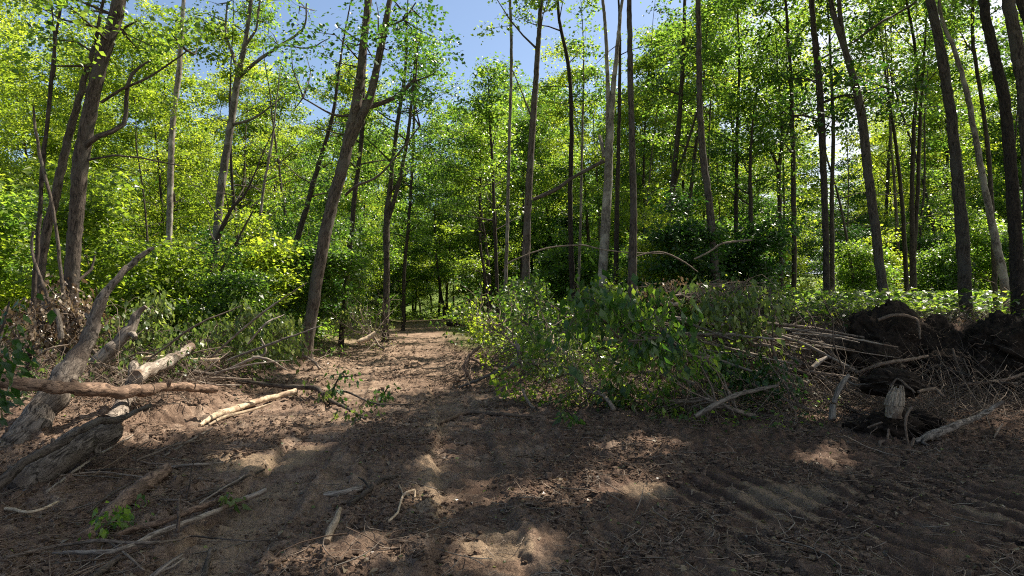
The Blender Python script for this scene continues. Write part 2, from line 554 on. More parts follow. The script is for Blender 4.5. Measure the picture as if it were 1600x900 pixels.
def soil_mat():
    m, n, l = new_mat('soil')
    out = nd(n, 'ShaderNodeOutputMaterial')
    geo = nd(n, 'ShaderNodeNewGeometry')
    zs = nd(n, 'ShaderNodeAttribute', attribute_name='zone')   # r clay and painted crest light, g litter and painted shade, b green
    sep = nd(n, 'ShaderNodeSeparateColor')
    l.new(zs.outputs['Color'], sep.inputs[0])

    def noise(s, d=5, r=0.6, dist=0.0):
        q = nd(n, 'ShaderNodeTexNoise', Scale=s, Detail=float(d), Roughness=r)
        q.inputs['Distortion'].default_value = dist
        l.new(geo.outputs['Position'], q.inputs['Vector'])
        return q

    nA, nB, nC = noise(2.2, 6), noise(13.0, 6, 0.7), noise(65.0, 4, 0.7, 0.8)
    rA = ramp(n, [(0.37, (0.085, 0.053, 0.036)), (0.51, (0.240, 0.163, 0.115)), (0.64, (0.43, 0.320, 0.235))])
    mixn = nd(n, 'ShaderNodeMath', operation='MULTIPLY_ADD'); mixn.inputs[1].default_value = 0.45
    sc = nd(n, 'ShaderNodeMath', operation='MULTIPLY'); sc.inputs[1].default_value = 0.55
    l.new(nB.outputs['Fac'], mixn.inputs[0]); l.new(nA.outputs['Fac'], sc.inputs[0]); l.new(sc.outputs[0], mixn.inputs[2])
    l.new(mixn.outputs[0], rA.inputs['Fac'])
    # packed yellow clay, also the light painted on the tread crests
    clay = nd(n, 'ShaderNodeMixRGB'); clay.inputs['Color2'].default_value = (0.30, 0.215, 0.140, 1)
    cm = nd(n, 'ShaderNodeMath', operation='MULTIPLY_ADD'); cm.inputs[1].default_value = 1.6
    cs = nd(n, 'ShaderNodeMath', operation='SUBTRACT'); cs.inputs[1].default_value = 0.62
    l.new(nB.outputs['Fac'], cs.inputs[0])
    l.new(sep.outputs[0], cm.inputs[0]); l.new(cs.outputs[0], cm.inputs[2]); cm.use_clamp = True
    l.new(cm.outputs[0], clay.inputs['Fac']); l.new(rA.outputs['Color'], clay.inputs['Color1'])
    # crumbs of dark humus
    rC = ramp(n, [(0.52, (0, 0, 0)), (0.59, (1, 1, 1))])
    l.new(nC.outputs['Fac'], rC.inputs['Fac'])
    hum = nd(n, 'ShaderNodeMixRGB'); hum.inputs['Color2'].default_value = (0.050, 0.030, 0.021, 1)
    hm = nd(n, 'ShaderNodeMath', operation='MULTIPLY')
    gl = nd(n, 'ShaderNodeMath', operation='MULTIPLY_ADD'); gl.inputs[1].default_value = 0.6; gl.inputs[2].default_value = 0.38
    l.new(sep.outputs[1], gl.inputs[0]); l.new(gl.outputs[0], hm.inputs[0]); l.new(rC.outputs['Color'], hm.inputs[1])
    l.new(hm.outputs[0], hum.inputs['Fac']); l.new(clay.outputs['Color'], hum.inputs['Color1'])
    # broad dark humus, also painting the shade right of the track
    hum_shade = nd(n, 'ShaderNodeMixRGB'); hum_shade.inputs['Color2'].default_value = (0.098, 0.058, 0.039, 1)
    n4 = noise(5.0, 5)
    n4s = nd(n, 'ShaderNodeMath', operation='MULTIPLY'); n4s.inputs[1].default_value = 1.7; l.new(n4.outputs['Fac'], n4s.inputs[0])
    h2 = nd(n, 'ShaderNodeMath', operation='MULTIPLY', use_clamp=True); l.new(sep.outputs[1], h2.inputs[0]); l.new(n4s.outputs[0], h2.inputs[1])
    l.new(h2.outputs[0], hum_shade.inputs['Fac']); l.new(hum.outputs['Color'], hum_shade.inputs['Color1'])
    # grass and moss
    gr = nd(n, 'ShaderNodeMixRGB')
    rG = ramp(n, [(0.3, (0.05, 0.075, 0.015)), (0.7, (0.17, 0.24, 0.035))])
    l.new(nC.outputs['Fac'], rG.inputs['Fac']); l.new(rG.outputs['Color'], gr.inputs['Color2'])
    l.new(sep.outputs[2], gr.inputs['Fac']); l.new(hum_shade.outputs['Color'], gr.inputs['Color1'])
    p = nd(n, 'ShaderNodeBsdfPrincipled', Roughness=0.92)
    p.inputs['Specular IOR Level'].default_value = 0.2
    l.new(gr.outputs['Color'], p.inputs['Base Color'])
    b1 = nd(n, 'ShaderNodeBump', Strength=1.0, Distance=0.018)
    l.new(nC.outputs['Fac'], b1.inputs['Height'])
    b2 = nd(n, 'ShaderNodeBump', Strength=0.7, Distance=0.05)
    l.new(nB.outputs['Fac'], b2.inputs['Height']); l.new(b2.outputs[0], b1.inputs['Normal'])
    l.new(b1.outputs[0], p.inputs['Normal'])
    l.new(p.outputs[0], out.inputs['Surface'])
    return m


M['soil'] = soil_mat()

# ------------------------------------------------------------------ ground sheet
th = np.concatenate([np.linspace(-180, -58, 60, endpoint=False), np.linspace(-58, 58, 820, endpoint=False), np.linspace(58, 180, 60, endpoint=False)])
rs = [0.25, 1.0, 1.8]
r_ = 2.4
while r_ < 16: rs.append(r_); r_ *= 1.0042
while r_ < 1100: rs.append(r_); r_ *= 1.022
rs = np.array(rs)
A, R_ = np.meshgrid(np.radians(th), rs)
X, Y = np.sin(A) * R_, np.cos(A) * R_
Z = GG(X, Y)
nr, nt = X.shape
V = np.stack([X, Y, Z], -1).reshape(-1, 3)
V = np.vstack([V, [[0, 0, float(GG(np.array(0.0), np.array(0.0)))]]])
i = np.arange(nr - 1)[:, None] * nt; j = np.arange(nt)[None]; k = (j + 1) % nt
Q = np.stack([i + j, i + k, i + nt + k, i + nt + j], -1).reshape(-1, 4)
ga = Acc(); ga.add(V[:-1], Q[:, ::-1])
me = ga.mesh('ground', M['soil'])
pm, ph = path_mid(Y), path_half(Y)
inpath = S((ph + 0.3 - np.abs(X - pm)) / 0.8)
clay = inpath * S((fbm(X, Y, 1.1, 3) - 0.42) * 5) * 0.2
clay = np.maximum(clay, inpath * S((Y - 9.5) / 2) * 0.25)
tr = np.exp(-((X - pm - 0.45) / 0.16) ** 2) + 0.8 * np.exp(-((X - pm + 0.9) / 0.30) ** 2)
clay = np.maximum(clay, tr * S((9 - Y) / 2) * S((fbm(X, Y, 0.6, 2) - 0.30) * 4) * 0.9)
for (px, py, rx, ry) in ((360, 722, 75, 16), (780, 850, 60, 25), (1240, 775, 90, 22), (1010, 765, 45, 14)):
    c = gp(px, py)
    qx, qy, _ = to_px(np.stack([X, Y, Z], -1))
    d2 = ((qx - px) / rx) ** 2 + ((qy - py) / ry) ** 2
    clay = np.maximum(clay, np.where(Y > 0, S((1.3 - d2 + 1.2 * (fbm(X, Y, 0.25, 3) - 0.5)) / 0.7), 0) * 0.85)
q_ = X * 0.93 + Y * 0.35 + 0.25 * np.sin(Y * 0.7) * 0.4
rib_light = S(-0.2 - 1.2 * np.sin(q_ * 2 * math.pi / 0.23)) * S((X - 0.6) / 1.0) * S((6.4 - Y) / 0.8) * S((Y - 1.5) / 1.0) * S((fbm(X + 8, Y, 0.5, 3) - 0.42) * 8)  # tread crests painted lighter, as light caught on the ridges
clay = np.maximum(clay, rib_light * 0.7)
out_ = 1 - S((ph + 1.0 - np.abs(X - pm)) / 1.5)
litter = np.clip(0.30 + 0.6 * S((X - pm - 0.2) / 2.5) + 1.1 * (fbm(X, Y, 1.3, 3) - 0.5), 0, 1)  # litter, raised right of the track to paint shade into the soil
litter = np.where((X > pm), litter, litter * 0.9) * (1 - clay * 0.8)
litter = np.maximum(litter, 0.9 * S((Y - right_edge(X)) / 0.6 + 0.5) * S((X - pm - ph)))
green = S((np.hypot(X, Y) - 15) / 6) * out_ * (0.35 + 0.65 * S((fbm(X, Y, 2.0, 3) - 0.35) * 4))
green = np.maximum(green, S((Y - 26) / 8) * out_)
green = np.maximum(green, S((Y - 40) / 6))
col = np.ones((V.shape[0], 4), np.float32)
col[:-1, 0] = clay.ravel(); col[:-1, 1] = litter.ravel(); col[:-1, 2] = green.ravel()
at = me.attributes.new('zone', 'FLOAT_COLOR', 'POINT')
at.data.foreach_set('color', col[:-1].ravel())
tag(link('ground', me), kind='structure')


# ------------------------------------------------------------------ trees
def branch_dirs(rng, az, el):
    return np.array([math.cos(az) * math.cos(el), math.sin(az) * math.cos(el), math.sin(el)])


def crown_on(wood, fol, stem, srad, rng, h0, h1, blen, nb, spray_n, spray_R, size, gap=None, el=(0.15, 0.7), cover=1.0, bias=None, sub=3, low=0.5, tilt=0.50):
    """branches with leaf layers on a stem polyline, between the heights h0 and h1 over its foot"""
    zb = stem[0, 2]
    z = stem[:, 2] - zb
    cen = []
    az = rng.rand() * 6.28
    for b in range(nb):
        t = (b + rng.rand()) / nb
        h = h0 + (h1 - h0) * t
        i = min(int(np.searchsorted(z, h)), len(stem) - 1)
        p0 = stem[i]; r0 = srad[i] * rng.uniform(0.3, 0.55)
        az += 2.4 + rng.normal(0, 0.5)
        a_ = az
        if bias is not None and rng.rand() < 0.6: a_ = bias + rng.normal(0, 0.6)
        prof = (low + (1 - low) * math.sin(math.pi * min(1, t * 1.15 + 0.1))) * (1 - 0.45 * t)
        Ln = blen * prof * rng.uniform(0.65, 1.25)
        e0 = rng.uniform(*el) + 0.35 * t
        pts = [p0]; d = branch_dirs(rng, a_, e0)
        q = p0.copy()
        for s_ in range(4):
            d = norm(d + rng.normal(0, 0.16, 3) + np.array([0, 0, -0.03]))
            q = q + d * Ln / 4
            pts.append(q.copy())
        if gap is not None and pts[2][2] > 6.0:
            gs = np.array(pts[1:5]); gs = gs - SUN[None] * (gs[:, 2:3] / SUN[2])
            if float(gap_open(gs[:, 0], gs[:, 1]).mean()) > 0.7: continue
        pts = np.array(pts); rr = r0 * np.array([1, 0.75, 0.55, 0.36, 0.15])
        rr = np.maximum(rr, 0.004)
        tube(wood, pts, rr, 5, close=False)
        for s_ in range(sub):
            u = rng.uniform(0.35, 1.0)
            k_ = u * 4; ii = min(3, int(k_)); p = pts[ii] + (pts[ii + 1] - pts[ii]) * (k_ - ii)
            dd = norm(pts[ii + 1] - pts[ii] + rng.normal(0, 0.75, 3) * np.array([1, 1, 0.6]) * Ln / 4)
            L2 = Ln * rng.uniform(0.25, 0.5)
            m1 = p + dd * L2 * 0.5 + rng.normal(0, 0.05, 3) * L2
            m2 = p + dd * L2 + np.array([0, 0, -0.05 * L2])
            if gap is not None:
                g = m1 - SUN * (m1[2] / SUN[2])
                if float(gap_open(g[None, 0], g[None, 1])[0]) > 0.5: continue
            tube(wood, [p, m1, m2], [max(0.004, r0 * 0.3), max(0.003, r0 * 0.2), 0.003], 4, close=False)
            cen += [m1, m2]
        cen += [pts[3], pts[4]]
    if not cen: return
    cen = np.array(cen)
    if cover < 1: cen = cen[rng.rand(len(cen)) < cover]
    sprays(fol, cen, rng, spray_n, spray_R, size, gap=gap, tilt=tilt)


def stem_from(rows, depth, top=None, foot=True, rng=None, lean=None):
    """world polyline and radii from rows (px, py, width px)"""
    pts = [P(x, y, depth) for x, y, w in rows]
    rr = [0.70 * w * depth / F / 2 for x, y, w in rows]
    if foot:
        p = pts[0]
        g = float(G(p[0], p[1]))
        if p[2] > g - 0.1:
            d = norm(pts[0] - pts[1])
            d[2] = min(d[2], -0.6)
            k = (p[2] - g + 0.15) / -d[2]
            pts.insert(0, p + d * k); rr.insert(0, rr[0] * 1.12)
        pts.insert(0, pts[0] + np.array([0, 0, -0.25])); rr.insert(0, rr[0] * 1.35)
    if top and pts[-1][2] < top - 0.5:
        d = norm(pts[-1] - pts[-2]); d[0] *= 0.5; d[1] = rng.normal(0, 0.03)
        n = max(2, int((top - pts[-1][2]) / 1.5))
        step = (top - pts[-1][2]) / n
        r0 = rr[-1]
        for q in range(n):
            d = norm(d + rng.normal(0, 0.05, 3) + np.array([0, 0, 0.05]))
            pts.append(pts[-1] + d * step); rr.append(max(0.01, r0 * (1 - (q + 1) / n * 0.9)))
    return np.array(pts), np.array(rr)


def build_tree(name, label, depth, stems, branches=(), bark='bark', leaf='leaf', top=16, h0=6.5, blen=2.6, nb=22,
               spray_n=46, spray_R=0.46, size=0.12, seed=0, near=True, group='forest trees with tall bare stems', gap=0.97, extra=None, sides=12):
    rng = np.random.RandomState(seed + 1000)
    wood, fol = Acc(), Acc()
    base = None
    for si, rows in enumerate(stems):
        tp = top if top and si == 0 else (top - 1.5 if top else None)
        pts, rr = stem_from(rows, depth, tp, si == 0, rng)
        if rr.max() * F / depth > 7: sides = max(sides, 14)
        if base is None: base = pts[1].copy()
        sp, sr = smooth_path(pts, rr, 0.09 if sides > 12 else 0.16)
        tube(wood, sp, sr, (sides if sides < 13 else 24) if near else 7, rng=rng, wob=0.004, lump=0.11, furrow=0.10 if sides > 12 else 0.05)
        if si == 0:      # root flare
            for q in range(5):
                az = q * 1.256 + rng.rand()
                r0 = sr[min(3, len(sr) - 1)]
                o = np.array([math.cos(az), math.sin(az), 0])
                tube(wood, [base + np.array([0, 0, 0.35]), base + o * r0 * 1.1 + np.array([0, 0, 0.1]), base + o * r0 * 2.4 - np.array([0, 0, 0.12])],
                     [r0 * 0.5, r0 * 0.42, r0 * 0.2], 6, step=0.1, rng=rng, lump=0.1)
        if top:
            crown_on(wood, fol, sp, sr, rng, h0 if si == 0 else max(0.5, h0 - sp[0, 2]), sp[-1, 2] - sp[0, 2] - 0.2, blen, nb if si == 0 else nb // 2,
                     spray_n, spray_R, size, gap=gap)
    for rows in branches:
        pts, rr = stem_from(rows, depth, None, False, rng)
        pts[1:, 1] += np.cumsum(rng.normal(0, 0.12, len(pts) - 1))
        tube(wood, pts, rr, 8, step=0.15, rng=rng, wob=0.004, lump=0.14)
    if extra is not None:   # leaf masses seen in the photograph: (px, py, rx, ry, number)
        for (cx, cy, rx, ry, k) in extra:
            ang = rng.rand(k) * 6.28; q = np.sqrt(rng.rand(k))
            c = np.array([P(cx + rx * q[t] * math.cos(ang[t]), cy + ry * q[t] * math.sin(ang[t]), depth + rng.normal(0, 0.9)) for t in range(k)])
            sprays(fol, c, rng, spray_n, spray_R * 0.9, size, gap=gap * 0.3)
            # twigs that carry them
            allp = np.concatenate(wood.v)[::7]
            for t in range(0, k, 2):
                dd = np.linalg.norm(allp - c[t], axis=1) + 0.8 * np.maximum(0, allp[:, 2] - c[t, 2])
                s_ = allp[int(dd.argmin())]
                mid = (s_ + c[t]) / 2 + rng.normal(0, 0.12, 3)
                tube(wood, [s_, mid, c[t]], [0.022, 0.012, 0.004], 5, step=0.4, rng=rng, close=False)
    root = thing(name, label, 'tree', base, group)
    link('trunk', wood.mesh('trunk', M[bark], origin=base), root)
    if fol.n:
        link('crown', fol.mesh('crown', M[leaf], smooth=False, origin=base), root)
    return root


TREES = [
 dict(label='thick dark trunk at the far left, leaning right with a split of pale bare wood', depth=9.6, seed=1,
      stems=[[(108, 560, 38), (110, 480, 33), (112, 430, 31), (120, 330, 31), (127, 250, 33), (143, 160, 30), (163, 80, 28), (186, 0, 28)]],
      branches=[[(130, 232, 12), (160, 215, 11), (185, 190, 10), (192, 150, 9), (205, 115, 7), (225, 90, 4)],
                [(158, 160, 7), (190, 140, 6), (240, 118, 5), (300, 85, 3)], [(138, 250, 5), (200, 246, 4), (290, 262, 3)],
                [(120, 440, 8), (128, 420, 7), (131, 398, 3)]], bark='bark', h0=9, blen=3.2, nb=26, leaf='leaf', extra=[(60, 50, 75, 60, 12), (270, 50, 60, 40, 9)]),
 dict(label='dark stem close behind the thick leaning trunk at the far left, its twin', depth=10.3, seed=2,
      stems=[[(52, 590, 20), (66, 400, 19), (88, 300, 19), (106, 220, 17), (122, 160, 14), (137, 105, 12), (150, 60, 8)]], bark='bark', h0=6, top=9.5, blen=1.6, nb=8, leaf='leaf_yellow'),
 dict(label='thin broken leafless snag in front of the trunks at the left edge', depth=9.0, seed=3, bark='bark',
      stems=[[(96, 430, 7), (84, 330, 7), (72, 285, 7), (62, 240, 7), (56, 200, 6), (53, 175, 5), (52, 165, 3)]], top=None),
 dict(label='thin dark forked sapling left of the leaning trunk at the far left', depth=9.2, seed=4, bark='bark_dark',
      stems=[[(52, 470, 10), (62, 330, 9), (68, 250, 9), (80, 130, 8), (88, 50, 6), (96, 0, 5)]],
      branches=[[(84, 120, 6), (86, 60, 4), (82, 0, 3)]], leaf='leaf_yellow', h0=7.4, top=11, blen=1.8, nb=10),
 dict(label='pale upright trunk half hidden in leaves near the left, bare near its top', depth=21, seed=5, bark='bark_pale',
      stems=[[(262, 470, 14), (266, 300, 13), (270, 190, 13), (279, 120, 12), (283, 60, 10), (287, 0, 8)]], h0=12, top=17, nb=14, blen=2.2),
 dict(label='pale grey trunk with spreading bare branches against the blue sky, upper left', depth=19, seed=6, bark='bark_pale',
      stems=[[(328, 480, 17), (345, 300, 17), (360, 200, 16), (372, 120, 14), (384, 62, 10), (392, 0, 8)]],
      branches=[[(372, 122, 9), (400, 95, 8), (435, 70, 6), (470, 40, 5), (475, 0, 3)], [(370, 110, 8), (358, 80, 7), (347, 45, 5), (350, 0, 4)],
                [(362, 195, 7), (400, 185, 5), (440, 150, 3)], [(384, 70, 6), (400, 45, 5), (405, 0, 4)], [(435, 70, 4), (480, 72, 3), (515, 60, 2)]],
      h0=10.5, top=14, nb=10, blen=2.0, spray_n=14, extra=[(330, 25, 60, 35, 20), (440, 30, 60, 25, 16)]),
 dict(label='dark trunk leaning right behind the brush, left of the split-topped tree', depth=21, seed=7, bark='bark_dark',
      stems=[[(447, 470, 17), (458, 400, 15), (476, 335, 13), (497, 260, 10), (520, 180, 8)]], h0=5, top=13, nb=22, blen=2.8),
 dict(label='big dark leaning tree forked into two stems beside the dirt track, left of it', depth=14.9, seed=8, bark='bark', sides=16,
      stems=[[(477, 566, 34), (480, 540, 29), (486, 500, 27), (498, 420, 27), (514, 340, 28), (534, 265, 27), (548, 205, 27), (562, 130, 22), (569, 60, 17), (576, 0, 15)],
             [(546, 225, 22), (560, 190, 22), (577, 155, 20), (590, 100, 16), (600, 50, 15), (609, 0, 12)]],
      branches=[[(572, 168, 13), (590, 158, 12), (615, 146, 10), (648, 122, 8)], [(540, 305, 6), (560, 294, 6), (595, 275, 5), (625, 235, 4), (655, 195, 3)],
                [(605, 40, 5), (630, 30, 4), (650, 5, 3)], [(545, 180, 6), (520, 178, 5), (470, 150, 3)]],
      h0=8.6, top=17, nb=30, blen=3.2, leaf='leaf_dark', extra=[(650, 60, 62, 55, 26), (500, 95, 75, 50, 24), (575, 30, 60, 40, 12), (635, 130, 40, 30, 8)]),
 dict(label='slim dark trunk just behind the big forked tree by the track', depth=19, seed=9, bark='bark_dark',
      stems=[[(536, 500, 13), (545, 400, 12), (555, 300, 11), (565, 215, 10), (568, 120, 8)]], h0=5.5, top=13, nb=18, blen=2.4),
 dict(label='tree forking low into two slim stems, at the left edge of the track', depth=21, seed=10, bark='bark',
      stems=[[(603, 490, 16), (604, 420, 14), (604, 350, 16), (611, 280, 10), (620, 200, 9), (633, 110, 7)],
             [(606, 345, 11), (622, 290, 9), (636, 220, 8), (646, 130, 6), (650, 60, 4)]], h0=5.5, top=12.5, nb=18, blen=2.2),
 dict(label='thin straight stem right beside the left verge at the end of the track', depth=27, seed=11, bark='bark_dark',
      stems=[[(630, 506, 9), (632, 420, 8), (640, 330, 7), (645, 240, 7), (648, 150, 5)]], h0=4, top=12, nb=16, blen=1.8),
 dict(label='dark crooked sapling at the right end of the track', depth=22, seed=12, bark='bark_dark',
      stems=[[(762, 480, 7), (758, 430, 7), (751, 390, 6), (750, 330, 6), (751, 250, 4)]], h0=2.2, top=8, nb=18, blen=1.7, leaf='leaf_yellow'),
 dict(label='slim dark stem right of the track, its crown below the blue gap of sky', depth=20, seed=13, bark='bark_dark',
      stems=[[(778, 485, 8), (775, 400, 8), (772, 330, 8), (770, 260, 6), (765, 190, 5)]], h0=3.5, top=9, nb=20, blen=1.9),
 dict(label='very thin tall pale pole between the blue gap of sky and the reddish trunk', depth=18, seed=14, bark='bark_pale',
      stems=[[(788, 480, 8), (792, 380, 8), (795, 250, 7), (799, 100, 7), (797, 0, 6)]], h0=11, top=14, nb=3, blen=0.9),
 dict(label='straight reddish brown trunk, first stout one right of the track', depth=15.5, seed=15, bark='bark',
      stems=[[(820, 490, 21), (822, 400, 18), (826, 300, 16), (832, 200, 15), (839, 100, 12), (845, 0, 10)]],
      branches=[[(832, 312, 8), (865, 298, 9), (900, 275, 7), (942, 254, 9)], [(836, 200, 4), (818, 150, 3), (800, 110, 2)]], h0=7.5, nb=22, blen=2.4),
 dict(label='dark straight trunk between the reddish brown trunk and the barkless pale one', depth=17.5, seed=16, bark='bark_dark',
      stems=[[(895, 470, 13), (892, 380, 12), (891, 300, 11), (893, 200, 10), (889, 110, 9), (873, 20, 7)]], h0=7, nb=22, blen=2.3, top=14),
 dict(label='hair-thin grey stem close beside the dark straight trunk', depth=19, seed=17, bark='bark_pale',
      stems=[[(903, 470, 6), (907, 340, 6), (910, 200, 5), (912, 120, 4)]], h0=6, nb=9, blen=1.2, top=11),
 dict(label='dead trunk with pale stripped bark and a broken knob, forked at its top', depth=15.8, seed=18, bark='bark_pale',
      stems=[[(940, 455, 23), (944, 390, 22), (949, 300, 20), (952, 230, 19), (955, 170, 15), (964, 80, 9), (972, 0, 7)],
             [(950, 200, 12), (950, 150, 10), (947, 60, 8), (942, 0, 7)]], branches=[[(944, 245, 10), (941, 225, 9), (939, 208, 7)]], h0=8, nb=12, top=13, blen=1.8, spray_n=15),
 dict(label='dark trunk tight behind the dead stripped one, on its right', depth=17, seed=19, bark='bark_dark',
      stems=[[(962, 470, 13), (963, 400, 12), (964, 330, 11), (966, 250, 9), (968, 150, 8)]], h0=7, nb=16, top=13, blen=2),
 dict(label='tall stem rising out of the brush pile behind the drooping dark leaves', depth=11.4, seed=20, bark='bark',
      stems=[[(1002, 575, 26), (992, 500, 24), (988, 430, 22), (990, 350, 17), (988, 250, 15), (985, 120, 13), (983, 0, 11)]], h0=8.8, nb=46, top=20, blen=5.2),
 dict(label='dark trunk leaning right behind the brush pile, mid right', depth=19, seed=21, bark='bark_dark',
      stems=[[(1043, 445, 13), (1048, 330, 13), (1060, 200, 11), (1067, 100, 9), (1070, 0, 7)]], branches=[[(1050, 300, 7), (1075, 220, 6), (1090, 170, 4)]], h0=6.5, nb=22, blen=2.4),
 dict(label='slim dark stem leaning right between the curved pale trunk and its dark neighbour', depth=21, seed=22, bark='bark_dark',
      stems=[[(1062, 440, 9), (1070, 360, 9), (1080, 290, 9), (1087, 230, 8), (1096, 170, 6)]], h0=5.5, nb=16, blen=2, top=12),
 dict(label='grey trunk with a gentle bow in its middle, standing behind the brush pile', depth=14.5, seed=23, bark='bark', sides=14,
      stems=[[(1121, 470, 20), (1116, 410, 18), (1111, 345, 17), (1105, 290, 16), (1098, 240, 15), (1093, 150, 13), (1092, 50, 12), (1091, 0, 11)]], h0=8.8, nb=46, top=20, blen=5.2),
 dict(label='straight dark stem, first one right of the bowed grey trunk', depth=19, seed=24, bark='bark_dark',
      stems=[[(1150, 450, 10), (1150, 330, 9), (1152, 200, 7), (1155, 100, 5)]], h0=5, nb=20, top=13, blen=2.2),
 dict(label='short dark trunk with leafy top, second one right of the bowed grey trunk', depth=18, seed=25, bark='bark_dark',
      stems=[[(1176, 455, 12), (1175, 400, 11), (1173, 330, 10), (1172, 270, 8)]], h0=3.2, nb=16, top=8, blen=1.8),
 dict(label='dark tree with a crooked fork against the white sky, right of centre', depth=19, seed=26, bark='bark_dark',
      stems=[[(1221, 455, 9), (1219, 360, 9), (1217, 270, 9), (1222, 220, 7), (1220, 160, 6), (1215, 110, 4)]],
      branches=[[(1217, 268, 7), (1205, 240, 6), (1185, 215, 5), (1160, 200, 3)], [(1221, 225, 6), (1235, 200, 5), (1242, 140, 3)]], h0=6, nb=12, top=10, blen=1.8),
 dict(label='straight dark trunk left of the grassy opening on the right', depth=17.5, seed=27, bark='bark_dark',
      stems=[[(1240, 465, 11), (1241, 400, 11), (1240, 330, 11), (1239, 240, 10), (1236, 130, 8)]], h0=4.6, nb=24, top=14, blen=2.4),
 dict(label='leafy dark trunk standing in front of the grassy opening on the right', depth=14.8, seed=28, bark='bark_dark', leaf='leaf_dark',
      stems=[[(1292, 475, 16), (1291, 400, 14), (1288, 300, 14), (1285, 220, 15), (1279, 120, 15), (1270, 30, 12)]], h0=5.0, nb=28, top=15, blen=2.6,
      extra=[(1285, 150, 50, 75, 14)]),
 dict(label='second dark trunk close right behind the leafy trunk at the grassy opening', depth=17.5, seed=29, bark='bark_dark',
      stems=[[(1301, 450, 10), (1300, 380, 10), (1300, 300, 9), (1302, 200, 8)]], h0=5, nb=16, top=12, blen=2.0),
 dict(label='dark leaning trunk rooted on top of the soil bank, forked high up', depth=13.4, seed=30, bark='bark', sides=14,
      stems=[[(1386, 490, 23), (1377, 430, 20), (1367, 350, 20), (1356, 270, 20), (1346, 180, 19), (1330, 110, 15), (1305, 30, 12), (1298, 0, 11)],
             [(1334, 130, 13), (1318, 60, 11), (1310, 0, 9)]],
      branches=[[(1335, 65, 5), (1372, 38, 6), (1400, 22, 5), (1424, 8, 4)]], h0=8.8, nb=46, top=20, blen=5.2, leaf='leaf_dark', extra=[(1330, 150, 45, 45, 9)]),
 dict(label='thin dark stem left of the twin dark stems, far right wood', depth=19, seed=31, bark='bark_dark',
      stems=[[(1417, 455, 9), (1412, 360, 9), (1407, 290, 8), (1399, 220, 7)]], h0=5, nb=14, top=12, blen=2.0),
 dict(label='twin dark stems from one foot behind the soil bank', depth=17, seed=32, bark='bark_dark',
      stems=[[(1427, 455, 15), (1426, 380, 12), (1425, 300, 10), (1428, 200, 8), (1432, 100, 7)], [(1428, 400, 9), (1434, 300, 8), (1438, 180, 7)]], h0=5.5, nb=20, top=14, blen=2.4),
 dict(label='stout grey trunk on the soil bank, third from the right edge', depth=12, seed=33, bark='bark', sides=14,
      stems=[[(1511, 520, 28), (1507, 430, 27), (1503, 360, 26), (1496, 280, 24), (1487, 190, 22), (1470, 80, 20), (1453, 0, 18)]], h0=8.8, nb=46, top=20, blen=5.2, leaf='leaf_dark'),
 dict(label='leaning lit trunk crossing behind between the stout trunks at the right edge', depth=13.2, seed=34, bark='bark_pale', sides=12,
      stems=[[(1583, 520, 24), (1567, 430, 18), (1548, 340, 15), (1532, 260, 13), (1512, 150, 11), (1492, 80, 9), (1470, 20, 7)]], h0=7.5, nb=16, top=13, blen=2.4),
 dict(label='thin dark stem between the two stout trunks at the right', depth=15, seed=35, bark='bark_dark',
      stems=[[(1556, 480, 10), (1552, 380, 10), (1545, 250, 9), (1533, 150, 8), (1520, 60, 7)]], h0=6, nb=16, top=13, blen=2.2),
 dict(label='stout dark trunk leaning left, second from the right edge', depth=11.3, seed=36, bark='bark_dark', sides=14,
      stems=[[(1592, 530, 30), (1588, 400, 27), (1580, 270, 25), (1568, 150, 22), (1550, 70, 20), (1537, 0, 19)]], h0=8.8, nb=46, top=20, blen=5.2),
 dict(label='stout grey trunk cut off by the right edge of the picture', depth=10.8, seed=37, bark='bark', sides=14,
      stems=[[(1625, 560, 32), (1615, 400, 29), (1607, 250, 28), (1598, 130, 27), (1576, 0, 24)]], h0=7.0, nb=28, top=16, blen=3.2),
 dict(label='thin pale leaning sapling in the thicket, mid left', depth=17, seed=38, bark='bark_pale',
      stems=[[(425, 480, 8), (415, 420, 7), (408, 330, 6), (425, 220, 5)]], h0=3, nb=18, top=8, blen=2.0),
 dict(label='dark trunk with branching limbs in the shade, behind the curved broken branch', depth=15, seed=39, bark='bark_dark',
      stems=[[(318, 500, 15), (325, 440, 13), (338, 380, 11), (360, 330, 8), (385, 300, 5)]], branches=[[(322, 460, 8), (345, 430, 7), (375, 385, 5), (400, 330, 3)]], h0=2.4, nb=18, top=6, blen=2.0, leaf='leaf_dark'),
]
trunk_xy = []
for t in TREES:
    t.setdefault('size', 0.082 if t['depth'] < 12.5 else 0.10)
    t.setdefault('spray_n', 64 if t['depth'] < 12.5 else 50)
    o = build_tree('forest_tree', **t)
    trunk_xy.append((o.location.x, o.location.y))


